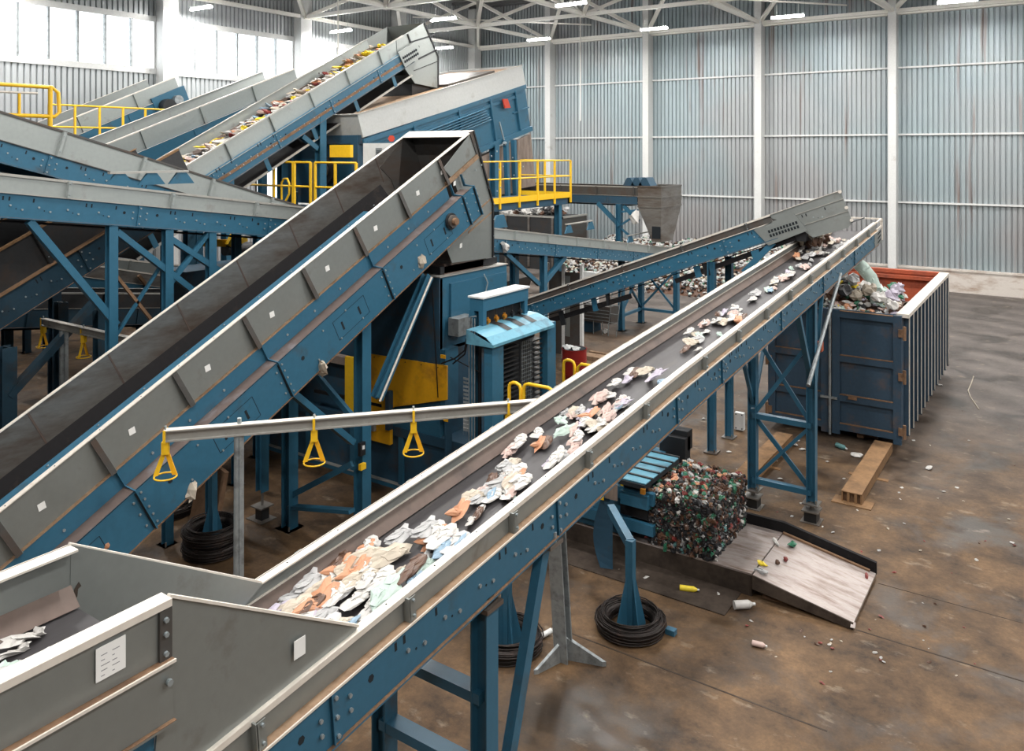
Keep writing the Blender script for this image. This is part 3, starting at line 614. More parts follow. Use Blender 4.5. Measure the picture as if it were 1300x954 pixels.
# E: big upper conveyor with waste on it
cE = thing('waste_conveyor', 'long upper conveyor laden with pale waste, rising to the slanted sorting machine', 'conveyor', (-15.9,13,0))
slE = (9.168-6.535)/(17.883-12.834); XE = -15.2; EW = 1.4
def zE(y): return 6.535+slE*(y-12.834)
E0, E1 = V((XE,8.2,zE(8.2))), V((XE,17.0,zE(17.0)))
ME, LE_ = conveyor(cE, E0, E1, (1,0,0), EW, hp=.40, hb=.40, led=.10, rib=1.35, rims='rim_grey', panel='grey_pale', bdrop=.34, joint=1.9, ledgem='blue')
b = MB('blue'); b.M = ME; b.box((.2,.10,-.40-.14), (LE_,.095,-.40-.03)); b.m('rust').box((.3,.09,-.66), (LE_-.4,.10,-.59)); b.m('rubber').box((.5,.03,-1.12), (LE_-.2,-.9,-1.10)); b.m('rim_grey').box((.5,.05,-1.14), (LE_-.2,.02,-1.09)); b.m('blue')
k = .9
while k < LE_: b.box((k,.04,-1.12), (k+.12,.06,-.76)); k += 1.6
b.build('return_guard', cE)
far = [pt(*p, X=XE-EW) for p in ((470,46),(485,37))]
q = lambda px, py: pt(px, py, X=XE+.012)
poly = [q(503,50), q(538,29), q(556,72), q(556,112), q(527,106), q(505,74)]
b = MB('grey'); b.prism(poly, (-.012,0,0)); b.m('ledge'); 
b.m('black').bar(q(538,29), q(556,72), .05, .04).bar(q(556,72), q(556,112), .05, .04); b.bar(q(517,43), q(521,54), .05, .04); b.bar(q(520,54), q(552,44), .02, .04).bar(q(531,75), q(555,63), .02, .05).bar(q(525,90), q(555,78), .02, .02)
b.build('chute_side', cE)
b = MB('grey'); pg = [q(501,67), q(524,53), q(530,72), q(510,86)]; b.prism([p+V((.1,0,0)) for p in pg], (.03,0,0)); b.m('hole')
for i in range(8):
    for j in range(2):
        c = lerp(lerp(pg[0],pg[1],.1), lerp(pg[3],pg[2],.1), .45+.25*j)+(pg[1]-pg[0])*(.1*i+.02); b.box(c+V((.131,-.035,-.035)), c+V((.136,.035,.035)))
b.build('perforated_guard', cE)
b = MB('grey'); b.prism([V((XE-EW,p.y,p.z)) for p in poly], (-.012,0,0)); b.add([poly[1], V((XE-EW,poly[1].y,poly[1].z)), V((XE-EW,poly[2].y,poly[2].z)), poly[2]], [(0,1,2,3)]); b.add([poly[2], V((XE-EW,poly[2].y,poly[2].z)), V((XE-EW,poly[3].y,poly[3].z)), poly[3]], [(0,1,2,3)])
b.m('black').box((XE-EW+.1,poly[4].y,6.7), (XE-.1,poly[4].y+.8,7.4)); b.build('chute_front', cE)
for y in (11.3,): leg(cE, (XE-.02,y,0), (XE-.02,y,zE(y)-.8), .2, .2); leg(cE, (XE-EW,y,0), (XE-EW,y,zE(y)-.8), .2, .2)
c = pt(407,160,X=XE); leg(cE, (XE,c.y,0), (XE,c.y,zE(c.y)-.8), .2, .2); leg(cE, (XE-EW,c.y,0), (XE-EW,c.y,zE(c.y)-.8), .2, .2)
brace(cE, pt(402,189,X=XE), pt(383,173,X=XE), .12, .12)
# G1, G2
def gconv(name, label, X, y0, y1, yr, zr, sl_, w, motor=False):
    t = thing(name, label, 'conveyor', (X-w/2,(y0+y1)/2,0)); z = lambda y: zr+sl_*(y-yr)
    M, L = conveyor(t, V((X,y0,z(y0))), V((X,y1,z(y1))), (1,0,0), w, hp=.5, hb=.42, led=.06, rib=1.9, rims='rim', panel='grey_pale', bdrop=.62, joint=3., detail=False, ledgem='blue')
    if motor:
        b = MB('blue'); b.M = M; b.box((L-1.1,.08,-1.1), (L+.15,.02,-.35)); b.build('gear_housing', t)
        b = MB('black'); b.M = M; b.cyl((L-.75,.05,-.75), (L-.75,.35,-.75), .24, 14); b.m('galv').cyl((L-.3,.05,-.7), (L-.3,.25,-.7), .16, 12); b.build('motor', t)
    for y in ((y0+y1)/2+.5, y1-1.2):
        for x in (X-.02, X-w): leg(t, (x,y,0), (x,y,z(y)-.9), .2, .2)
    return t
gconv('upper_conveyor', 'grey sided upper conveyor rising beside the waste conveyor below the second window', -20., 9.5, 17.3, 17.259, 8.06, .397, 1.5)
gconv('upper_conveyor', 'farthest upper conveyor with round motor on its head, in front of the white wall column', -24., 10.0, 15.8, 15.78, 7.906, .44, 1.6, True)
# H
cH = thing('discharge_conveyor', 'narrow conveyor rising rightwards over the central belt, with perforated grey head guard', 'conveyor', (-6,14.8,0))
slH = .3885
def zH(x): return 2.42+slH*(x+9.37)
H0, H1 = V((-10.2,14.35,zH(-10.2))), V((-4.3,14.35,zH(-4.3)))
MH, LH = conveyor(cH, H0, H1, (0,-1,0), .92, hp=.14, hb=.29, led=.04, rib=1.3, rims='rim', bdrop=.2, panel='grey_dark', joint=2.2)
b = MB('rim'); b.M = MH; LHE = LH+1.25
b.box((LH,-.04,-.004), (LHE,.015,.006)); b.box((LH,-.96,-.004), (LH+.3,-.90,.006)); b.build('rim', cH)
b = MB('grey'); b.M = MH; b.prism([(LH-.35,.03,-.16), (LH+.40,.03,-.10), (LH+.52,.03,-.46), (LH-.20,.03,-.50)], (0,.02,0)); b.m('hole')
for i in range(10):
    for j in range(2): b.box((LH-.12+i*.055,.055,-.30-j*.075), (LH-.12+i*.055+.035,.045,-.30-j*.075+.05))
b.build('perforated_guard', cH)
b = MB('grey'); b.M = MH; b.prism([(LH-.1,.0,-.0), (LHE,.0,0), (LHE+.0,.0,-.56), (LHE-.1,0,-.62), (LHE-.7,0,-.60), (LHE-.9,0,-.3)], (0,-.01,0)); b.m('rim_grey').box((LH+.4,.012,-.15), (LHE,0,-.14)).box((LH+.5,.012,-.36), (LHE,0,-.35))
b.m('black').box((LHE-.02,.02,-.56), (LHE+.01,-.92,-.54)); b.m('grey'); b.box((LH,-.92,-.6), (LH+.3,-.93,0)); b.m('rim'); bolts(b, [(LHE,.02,-.02), (LHE,.02,-.3), (LHE,.02,-.52)], (0,1,0), .03, 'rim', .02); b.build('head_hood', cH)
b = MB('black'); b.box((-4.35,14.4,3.95), (-3.7,15.2,4.25)); b.build('drop_curtain', cH)
for (x, y) in ((-5.36,14.37), (-5.36,15.3)): leg(cH, (x,y,.03), (x,y,zH(x)-.5), .13, .13)
brace(cH, (-5.36,14.37,1.3), (-5.36,15.3,1.3), .06, .08)
leg(cH, (-9.9,14.6,0), (-9.9,14.6,zH(-9.9)-.5), .13, .13)
b = MB('rubber'); a = pt(640,425,Y=14.4); z = pt(801,376,Y=14.4); b.bar(a, z, .06, .10); b.m('blue')
for px, py, qx, qy in ((752,383,757,395), (770,375,773,388), (712,405,716,413)): b.m('blue' if px == 752 else 'black').bar(pt(px,py-10,Y=14.38), pt(qx,qy,Y=14.38), .04, .11)
b.build('return_guard', cH)
b = MB('rubber'); b.bar(pt(858,357,Y=14.4), pt(1010,302,Y=14.4), .06, .09); b.m('blue')
b.bar(pt(884,338,Y=14.38), pt(888,352,Y=14.38), .04, .12); b.m('black').bar(pt(895,334,Y=14.38), pt(899,350,Y=14.38), .04, .12); b.m('blue').bar(pt(958,318,Y=14.35), pt(962,330,Y=14.35), .04, .14).bar(pt(982,308,Y=14.35), pt(944,346,Y=14.35), .05, .1)
b.build('return_guard', cH)
# K + hopper
cK = thing('rear_conveyor', 'level grey and blue conveyor at the back wall leading to a square grey hopper', 'conveyor', (-14,23.4,0))
conveyor(cK, V((-19.5,22.9,4.40)), V((-10.9,22.9,4.40)), (0,-1,0), 1.3, hp=.28, hb=.27, led=.03, rib=1.3, rims='rim_grey', panel='grey_dark', bluem='blue_old', detail=False)
leg(cK, (-11.5,22.85,2.7), (-11.5,22.85,3.86), .18, .16, False); leg(cK, (-18.6,22.9,0), (-18.6,22.9,3.86), .18, .16, False); leg(cK, (-14.5,24.1,0), (-14.5,24.1,3.86), .18, .16, False)
brace(cK, pt(787,287,Y=22.85), pt(759,258,Y=22.85), .1, .12); brace(cK, pt(792,262,Y=22.85), pt(811,281,Y=22.85), .1, .1); brace(cK, pt(789,269,Y=22.85), pt(810,267,Y=22.85), .06, .06)
brace(cK, pt(788,286,Y=22.85), pt(812,270,Y=22.85), .05, .06); brace(cK, pt(788,290,Y=22.85), pt(800,300,Y=22.85), .05, .06)
for k in range(3):
    c = pt(798+k*10,236,Y=22.95); b = MB('blue_old'); b.prism([(c.x-.2,22.95,c.z), (c.x+.2,22.95,c.z), (c.x+.06,22.95,c.z+.25), (c.x-.06,22.95,c.z+.25)], (0,.5,0)); b.build('bracket', cK)
hp = thing('outfall_hopper', 'square grey hopper tapering down onto the end of the collecting conveyor', 'hopper', (-10.5,23.6,2.8))
hx0, hx1, hy0, hy1 = -10.87, -10.1, 22.85, 24.4
def funnel(mat, pts_top, pts_bot, name, par):
    b = MB(mat); b.add(list(pts_top)+list(pts_bot), [(0,1,5,4),(1,2,6,5),(2,3,7,6),(3,0,4,7)]); return b.build(name, par)
T = lambda z: [(hx0,hy0,z),(hx1,hy0,z),(hx1,hy1,z),(hx0,hy1,z)]
b = MB('grey_worn'); b.add(T(4.42)+T(3.8), [(0,1,5,4),(1,2,6,5),(2,3,7,6),(3,0,4,7)])
for z in (4.42, 4.1, 3.8):
    for p, q_ in zip(T(z), T(z)[1:]+T(z)[:1]): b.bar(p, q_, .04, .04)
b.build('collar', hp)
funnel('grey_worn', T(3.8), [(hx0+.48,hy0,2.75),(hx1,hy0,2.75),(hx1,hy0+.85,2.75),(hx0+.48,hy0+.85,2.75)], 'funnel', hp)
MB('hole').box((hx0+.47,hy0-.01,2.85), (hx1-.02,hy0-.004,3.22)).build('opening', hp)
# ------------------------------------------------------------------ F: slanted sorting machine
tF = thing('sorting_machine', 'large slanted blue sorting machine with pale grey hood behind the conveyors', 'machine', (-15.9,18,0))
slF = (8.259-6.393)/(21.876-14.495)
F0 = V((-14.5,14.55,6.40)); F1 = F0+V((0,7.35,7.35*slF)); MF = frame(F0, F1, (1,0,0)); LF = (F1-F0).length; FW = 3.0
b = MB('hood_grey'); b.M = MF
b.add([(0,0,0),(LF,0,0),(LF,.05,-.66),(0,.05,-.58)], [(0,1,2,3)]); b.add([(0,0,0),(0,-FW,0),(0,-FW-.05,-.58),(0,.05,-.58)], [(0,1,2,3)]); b.add([(LF,0,0),(LF,-FW,0),(LF,-FW,-.6),(LF,.05,-.66)], [(0,1,2,3)]); b.box((0,-FW,-.6), (LF,-FW-.02,0))
b.m('rim_grey').bar((0,0,.01), (LF,0,.01), .05, .03).bar((0,0,.01), (0,-FW,.01), .05, .03)
b.build('hood', tF)
b = MB('ledge'); b.M = MF; b.add([(.05,-.03,-.06),(LF-.05,-.03,-.06),(LF-.05,-FW,-.06),(.05,-FW,-.06)], [(0,1,2,3)]); b.m('grey_dark'); b.box((4.2,-.4,-.06), (6.6,-2.4,.02)); b.build('top_screen', tF)
b = MB('blue'); b.M = MF
b.box((.1,0,-2.1), (LF,-FW,-.6)); b.box((0,.06,-.75), (LF,0,-.62)); b.box((0,.09,-2.15), (LF,0,-2.0)); b.box((0,.05,-.95), (LF-.3,0,-.85))
for k in (.1, 1.9, 3.9, 5.5, 6.9): b.box((k,.08,-2.1), (k+.08,0,-.7))
b.box((LF-.9,.06,-1.4), (LF,0,-1.36)); b.build('side_frame', tF)
b = MB('blue'); b.M = MF
for k in range(6): b.cyl((1.6+k*.12,.12,-.98-k*.075), (5.1+k*.05,.12,-.92-k*.075), .022, 8)
b.build('pipe_bundle', tF)
b = MB('redpaint'); b.M = MF; b.prism([(6.05,.12,-.8),(6.3,.12,-.85),(6.4,.12,-1.15),(6.1,.12,-1.1)], (0,.04,0)); b.build('red_guard', tF)
b = MB('blue_old'); b.box((-14.55,14.6,4.1), (-14.75,14.8,5.9)); b.box((-17.4,14.6,4.1), (-17.2,14.8,5.9)); b.box((-17.4,14.65,5.68), (-14.5,14.9,5.9)); b.box((-17.3,15.1,4.1), (-14.7,15.2,5.7)); b.build('lower_frame', tF)
b = MB('black'); b.cyl((-16.1,15.05,5.0), (-16.1,14.9,5.0), .38, 18); b.m('grey_worn').cyl((-16.1,14.9,5.0), (-16.1,14.8,5.0), .2, 16); b.build('flywheel', tF)
b = MB('brown_sheet'); c = pt(620,230,X=-14.55)
b.prism([pt(606,202,X=-14.55), pt(637,186,X=-14.55), pt(637,262,X=-14.55), pt(612,262,X=-14.55)], (-.1,0,0)); b.prism([pt(657,178,X=-14.5), pt(674,170,X=-14.5), pt(680,236,X=-14.5), pt(657,240,X=-14.5)], (-.1,0,0)); b.prism([pt(657,178,X=-14.7), pt(657,245,X=-14.7), pt(606,250,X=-14.7), pt(606,200,X=-14.7)], (-.1,0,0)); b.build('chute_sheet', tF)
for y in (14.9, 20.3):
    for x in (-14.45, -17.3): leg(tF, (x,y,0), (x,y,(6.4 if y < 17 else 7.7)-2.0), .22, .22)
for px in (642, 652):
    b = MB('blue'); b.bar(pt(px,178,X=-14.3), pt(px+3,262,X=-14.3), .14, .12); b.build('upright', tF)
b = MB('bolt'); b.bar(pt(634,155,X=-14.38), pt(641,183,X=-14.38), .04, .04).bar(pt(640,181,X=-14.3), pt(642,184,X=-14.3), .1, .1); b.m('redpaint').cyl(pt(497,176,X=-14.3), pt(497,176,X=-14.25), .09, 6); b.build('gas_strut', tF)
cb = thing('control_cabinet', 'pale grey control cabinet standing under the slanted machine behind the steep conveyor', 'cabinet', (-13.6,13.6,4.1))
c0 = pt(461,182,Y=13.4); c1 = pt(512,240,Y=13.4)
b = MB('white'); b.box((c0.x,13.4,4.12), (c1.x,13.9,c0.z)); b.build('body', cb); b = MB('galv'); a = pt(477,188,Y=13.39); z = pt(485,198,Y=13.39); b.box((a.x,13.39,z.z), (z.x,13.385,a.z)); b.m('hole')
for k in range(4): b.box((a.x+.02,13.384,z.z+.02+k*.03), (z.x-.02,13.383,z.z+.03+k*.03))
b.build('vent_grille', cb)
# ------------------------------------------------------------------ platforms and yellow railings
def railing(t, pts, ztop, zs, zfoot, posts=None, r=.025, mat='yellow', toe=None, n_posts=None):
    for i in range(len(pts)-1):
        p, q = V((*pts[i], 0)), V((*pts[i+1], 0)); L = (q-p).length; b = MB(mat)
        for z in [ztop]+list(zs): b.tube([p+V((0,0,z)), q+V((0,0,z))], r)
        b.build('rail', t); m = max(1, round(L/(posts or 1.1)))
        for k in range(m+1):
            c = lerp(p, q, k/m)
            if i and k == 0: continue
            MB(mat).bar(c+V((0,0,zfoot)), c+V((0,0,ztop)), .05, .05).build('post', t)
        if toe: MB(mat).bar(p+V((0,0,toe)), q+V((0,0,toe)), .012, .16).build('toe_board', t)
tR = thing('access_platform', 'blue steel walkway with yellow railing right of the slanted machine', 'platform', (-13.4,18.5,0))
b = MB('blue_old'); b.box((-12.62,15.6,3.9), (-12.5,21.5,4.12)); b.box((-14.4,15.6,3.9), (-14.3,21.5,4.12)); b.box((-14.4,21.4,3.9), (-12.5,21.5,4.12)); b.box((-14.4,15.6,4.08), (-12.5,21.5,4.12)); b.build('deck', tR)
railing(tR, [(-12.46,15.9),(-12.46,21.5),(-14.3,21.5)], 5.22, (4.75,), 3.95, posts=.95, toe=4.18, r=.02)
for y in (16.5, 21.0): leg(tR, (-12.6,y,0), (-12.6,y,3.9), .16, .16)
tM = thing('access_platform', 'dark steel walkway with yellow railing below the upper waste conveyor', 'platform', (-15,13.5,0))
b = MB('blue_old'); b.box((-18.4,12.95,3.9), (-12.8,13.05,4.12)); b.box((-18.4,12.95,4.07), (-12.8,14.5,4.11)); b.m('yellow_old').box((-16.3,12.93,3.98), (-14.2,12.95,4.14)); b.build('deck', tM)
railing(tM, [(-16.9,12.9),(-14.35,12.9)], 5.24, (4.68,), 4.0, posts=1.25); railing(tM, [(-14.2,12.9),(-12.9,12.9)], 5.24, (4.68,), 4.0, posts=.65)
for x in (-16.9, -14.9): MB('yellow').bar((x,12.88,4.0), (x,12.88,5.26), .09, .05).build('post', tM)
b = MB('yellow'); b.tube([(-15.35,12.9,4.3),(-15.35,12.9,4.75),(-15.27,12.9,4.85),(-15.15,12.9,4.85),(-15.08,12.9,4.75),(-15.08,12.9,4.5),(-15.3,12.9,4.2)], .025); b.build('ladder_hoop', tM)
b = MB('yellow'); b.tube([(-17.6,12.9,4.4),(-17.4,12.9,4.85),(-17.25,12.9,4.92),(-17.12,12.9,4.85),(-17.12,12.9,4.4)], .025); b.build('ladder_hoop', tM)
for x in (-18.3, -15.6, -13.2): leg(tM, (x,13.1,0), (x,13.1,3.9), .16, .16, mat='blue_old')
MB('yellow').box((-14.9,14.0,5.35), (-14.2,14.1,5.65)).build('hazard_panel', tM)
tU = thing('high_walkway', 'high walkway at the upper left with a stout rounded yellow railing', 'platform', (-15,6,5.4))
b = MB('blue_old'); b.box((-17.2,3.5,5.4), (-15.05,7.8,5.5)); b.build('deck', tU)
b = MB('yellow')
b.tube([(-15,3.5,6.64),(-15,7.45,6.64),(-15,7.56,6.55),(-15,7.58,6.2),(-15,7.5,6.12),(-15,3.5,6.12)], .035); b.m('rim').tube([(-15,3.5,6.45),(-15,7.2,6.52)], .02); b.m('yellow'); b.tube([(-15,7.42,6.66),(-15,7.42,5.5)], .04); b.tube([(-15,6.9,6.5),(-15,6.9,5.5)], .025); b.tube([(-15,6.4,6.64),(-15,6.4,5.5)], .025); b.build('rail', tU)
for x, y in ((-15.2,7.6), (-17,7.6)): leg(tU, (x,y,0), (x,y,5.4), .16, .16, mat='blue_old')
tV = thing('high_walkway', 'narrow walkway with thin yellow railing crossing below the farthest upper conveyor', 'platform', (-22.5,12,5.6))
b = MB('blue_old'); b.box((-23.6,10.6,5.6), (-22.3,15.2,5.66)); b.build('deck', tV)
railing(tV, [(-22.3,11.0),(-22.3,15.1)], 6.74, (6.15,), 5.6, posts=.68, r=.025)
for x in (-22.4, -23.5): leg(tV, (x,11,0), (x,11,5.6), .16, .16, mat='blue_old')
b = thing('yellow_trolley', 'yellow slotted steel frame seen in the dark behind the collecting conveyor', 'machine frame', (-14,10,3.2))
c0 = pt(258,300,X=-13.4); 
g = MB('yellow_old'); g.bar(pt(255,308,X=-13.4), pt(296,309,X=-13.4), .1, .14); g.build('cross_bar', b); g = MB('yellow'); g.bar(pt(290,312,X=-13.3), pt(297,299,X=-13.3), .1, .12); g.bar(pt(300,308,X=-13.3), pt(312,303,X=-13.3), .1, .1); g.build('lever', b)
g = MB('black'); g.cyl(pt(285,317,X=-13.4), pt(328,315,X=-13.4), .12, 12); g.m('blue_old').box(c0+V((-.6,-.5,-3.1)), c0+V((.2,1.6,-.6))); g.build('body', b)
# ------------------------------------------------------------------ baler
tB = thing('baler', 'big blue baling press with amber door and wire cabinet under the steep conveyor head', 'baler', (-8.5,10.6,0))
YN, YF = 10.0, 11.35
b = MB('blue_old'); b.box((-12.6,YN,.0), (-6.2,YF,.85)); b.box((-12.6,YN-.05,.85), (-6.9,YF,1.0)); b.box((-12.4,YN+.1,1.0), (-8.1,YF,2.4))
b.m('blue')
for x in (-12.3,-11.2,-10.1,-9.0,-7.9,-6.8): b.box((x,YN-.05,.05), (x+.09,YN,.85))
b.box((-12.6,YN-.08,.0), (-6.2,YN,.07)); b.m('rim_grey').box((-12.6,YN-.085,.07), (-6.2,YN-.0,.078)); b.build('press_body', tB)
b = MB('blue'); b.box((-9.95,YN-.08,2.35), (-8.1,11.75,3.52)); b.m('rim_grey').box((-9.97,YN-.1,3.52), (-8.08,11.77,3.535)); b.m('blue'); b.box((-8.1,10.15,2.55), (-8.06,11.7,3.4)); b.box((-8.1,YN-.08,1.3), (-8.0,YN+.25,2.4)); b.box((-9.95,YN-.03,1.0), (-8.15,11.6,2.36))
b.m('blue_old').box((-9.9,YN-.1,2.0), (-8.1,YN-.02,3.5)); b.m('black').box((-9.7,10.05,3.55), (-8.2,11.6,3.66)); b.build('hopper_tower', tB)
b = MB('galv'); a = pt(571,404,X=-8.02); z = pt(592,420,X=-8.02); b.box((-8.05,a.y,z.z), (-7.85,z.y,a.z)); b.build('junction_box', tB)
b = MB('bolt'); b.tube([(-8.04,11.0,3.45),(-8.0,11.05,3.3),(-8.02,11.0,3.1),(-8.02,11.0,2.7)], .012); b.cyl((-8.03,10.95,3.1), (-8.0,10.95,3.1), .05, 12); b.build('cable_loop', tB)
b = MB('yellow_old'); P = [pt(466,449,Y=9.88), pt(567,465,Y=9.88), pt(567,508,Y=9.88), pt(500,517,Y=9.88), pt(466,548,Y=9.88)]; b.prism(P, (0,.03,0)); bolts(b, [lerp(P[0],P[1],f)+V((0,-.004,-.04)) for f in (.1,.3,.5,.7,.9)], (0,-1,0), .01, 'hole', .004); b.build('amber_door', tB)
b = MB('yellow_old'); P = [pt(468,552,Y=9.9), pt(487,556,Y=9.9), pt(487,559,Y=9.9), pt(470,556,Y=9.9)]; b.box((-9.75,9.86,.72), (-9.1,9.93,1.1)); b.m('galv').box((-9.7,9.8,.9), (-9.4,9.86,1.2)); b.build('latch_plate', tB)
b = MB('yellow'); b.box((pt(440,452,Y=9.9).x,9.86,1.0), (pt(451,452,Y=9.9).x,9.92,pt(440,452,Y=9.9).z)); b.m('hole')
b.build('guard_strip', tB)
b = MB('black'); 
for k in range(9): b.box((pt(452,500,Y=9.9).x,9.85,1.45+k*.07), (pt(457,500,Y=9.9).x,9.9,1.48+k*.07))
b.build('comb_plate', tB)
b = MB('blue_old'); b.box(pt(489,497,Y=9.75), pt(499,545,Y=9.85)); b.box(pt(566,520,Y=9.7), pt(572,600,Y=9.85)); b.m('yellow_old').box(pt(563,526,Y=9.69), pt(569,536,Y=9.7)); b.box(pt(560,450,Y=9.8), pt(565,456,Y=9.78)); b.build('upright', tB)
b = MB('rubber'); b.bar((-10.9,9.9,1.3), (-9.3,9.9,1.32), .05, .05); b.tube([pt(572,454,Y=9.7), pt(611,474,Y=9.4)], .008); b.tube([pt(592,430,Y=9.8), pt(590,445,Y=9.8), pt(578,455,Y=9.8), pt(560,462,Y=9.8)], .012); b.tube([pt(594,432,Y=9.8), pt(590,450,Y=9.8), pt(575,462,Y=9.8)], .012); b.tube([pt(549,368,Y=9.85), pt(556,505,Y=9.85)], .008); b.build('cable', tB)
b = MB('brown_sheet'); b.box((-11.6,YN-.1,1.85), (-8.3,YN+.05,1.98)); b.build('ledge_strip', tB)
# white sheet chute seen left of the strut
b = MB('white'); b.prism([pt(463,416,Y=11.4), pt(500,403,Y=11.4), pt(500,425,Y=11.4), pt(465,430,Y=11.4)], (0,.4,0)); b.build('pale_duct', tB)
# wire-tying cabinet
b = MB('white'); b.box((-7.16,9.4,3.385), (-6.88,10.62,3.41)); b.m('blue').box((-7.14,9.42,3.2), (-6.9,10.6,3.385)); b.build('cap', tB)
b = MB('blue'); b.box((-7.16,9.42,1.2), (-7.06,9.52,3.2)); b.box((-6.98,9.42,2.9), (-6.9,9.5,3.2)); b.box((-6.98,10.5,2.9), (-6.9,10.58,3.2)); b.box((-7.15,10.5,1.2), (-7.07,10.6,3.2)); b.build('back_post', tB)
b = MB('black'); b.box((-7.05,9.5,1.3), (-7.0,10.6,3.2)); b.build('back_panel', tB)
for k in range(5):
    y = 9.56+k*.21; b = MB('black' if k > 2 else 'amber'); b.cyl((-6.92,y,3.0), (-6.92,y,3.1), .018, 10); b.cyl((-6.94,y,3.05), (-6.89,y,3.05), .032, 12); b.m('black').cyl((-6.92,y,3.1), (-6.92,y,3.2), .008, 6); b.build('wire_pulley', tB)
b = MB('blue_pale'); prof = [(-6.96,3.0), (-6.80,2.99), (-6.62,2.93), (-6.5,2.84), (-6.5,2.80)]
b.add([(x,9.1,z) for x, z in prof]+[(x,10.72,z) for x, z in prof], [(i, i+1, 6+i, 5+i) for i in range(4)]); b.prism([(-6.96,9.1,3.0),(-6.5,9.1,2.84),(-6.5,9.1,2.8),(-6.96,9.1,2.8)], (0,.01,0)); b.build('hood', tB)
for y in (9.62, 9.95, 10.28):
    b = MB('black'); b.add([(x,y,z+.006) for x, z in prof[:3]]+[(x,y+.14,z+.006) for x, z in prof[:3]], [(0,1,4,3),(1,2,5,4)]); b.build('hood_slot', tB)
b = MB('blue'); b.box((-6.74,9.17,1.15), (-6.56,9.44,2.86)); b.m('blue_old').box((-6.74,9.165,1.15), (-6.70,9.17,2.86)); b.build('front_column', tB)
b = MB('blue'); b.box((-6.7,10.62,1.15), (-6.56,10.86,2.86)); b.build('front_column', tB)
b = MB('black'); b.box((-6.9,9.44,1.15), (-6.8,10.62,2.8))
for k in range(24): b.box((-6.8,9.5,1.2+k*.066), (-6.64,9.95,1.22+k*.066))
for k in range(20): b.box((-6.8,10.3,1.2+k*.075), (-6.64,10.6,1.22+k*.075))
b.build('wire_guide_stack', tB)
b = MB('galv')
for k in range(9): b.box((-6.62,9.98+k*.035,1.3), (-6.617,9.985+k*.035,2.7))
for k in range(24): b.box((-6.62,9.98,1.3+k*.058), (-6.617,10.27,1.304+k*.058))
b.build('mesh_guard', tB)
b = MB('galv'); 
for k in range(3): b.cyl((-7.12+k*.05,9.38,1.2), (-7.12+k*.05,9.38,3.1), .009, 8)
b.tube([(-7.1,9.37,2.9),(-7.08,9.36,3.12),(-6.98,9.36,3.14)], .012); b.build('wire_rod', tB)
b = MB('galv')
for k in range(8): b.box(pt(588+k*2.1,480,Y=9.55), pt(588.25+k*2.1,552,Y=9.552))
for k in range(14): b.box(pt(588,482+k*5,Y=9.55), pt(604,482.3+k*5,Y=9.552))
b.m('white').box(pt(588,523,Y=9.6), pt(606,550,Y=9.62)); b.build('mesh_guard', tB)
# channel towards the bale
b = MB('blue'); b.box((-6.2,YN,.30), (-4.85,YN+.06,1.05)); b.box((-6.2,YF-.06,.3), (-4.85,YF,1.05)); b.box((-6.2,YN-.08,.82), (-4.5,YN+.0,.98)); b.box((-6.2,YN-.08,.42), (-4.5,YN,.56)); b.box((-6.2,YN,1.0), (-4.9,YF,1.06)); b.build('channel', tB)
b = MB('black'); b.box((-5.0,YF-.1,.6), (-4.6,YF+.1,1.3)); b.box((-4.95,YF,1.1), (-4.6,YF+.18,1.38)); b.build('pressure_frame', tB); b = MB('black'); b.box((-5.0,YN-.04,.6), (-4.6,YN+.1,1.12)); b.m('yellow').box((-4.99,YN-.05,.98), (-4.95,YN-.04,1.1)); b.build('pressure_frame', tB)
b = MB('blue'); b.box((-4.95,YN-.14,.78), (-4.55,YN-.02,.96)); b.build('clamp_beam', tB)
b = MB('blue_pale')
for k in range(5):
    y0 = 9.77+k*.23; b.m('blue_pale').box((-4.98,y0+.03,1.14), (-4.55,y0+.2,1.152)); b.m('black').box((-4.98,y0+.2,1.13), (-4.545,y0+.235,1.168)); b.m('blue_pale')
b.m('hole').box((-4.98,9.77,1.08), (-4.55,10.92,1.135)); b.m('amber').box((-4.6,9.74,1.03), (-4.54,9.78,1.1)); b.build('louvre_plate', tB)
b = MB('blue_old'); P = []
for k in range(9): u = k/8; P.append(pt(762-9*math.sin(u*3.14), 636+u*85, Y=9.5))
b.add([p for p in P]+[p+V((.16+.10*math.sin(i/8*3.14),0.05,.0)) for i, p in enumerate(P)], [(i, i+1, 10+i, 9+i) for i in range(8)])
b.add([p+V((0,.01,0)) for p in P]+[p+V((0,.35,0)) for p in P], [(i, i+1, 10+i, 9+i) for i in range(8)]); b.build('curved_guide', tB)
b = MB('yellow'); c = pt(764,630,Y=9.48); b.box(c+V((-.03,-.004,-.05)), c+V((.03,0,.05))); b.build('warning_sticker', tB)
b = MB('brown_sheet'); b.box(pt(768,612,Y=9.6), pt(784,636,Y=9.62)); b.build('cover_plate', tB)
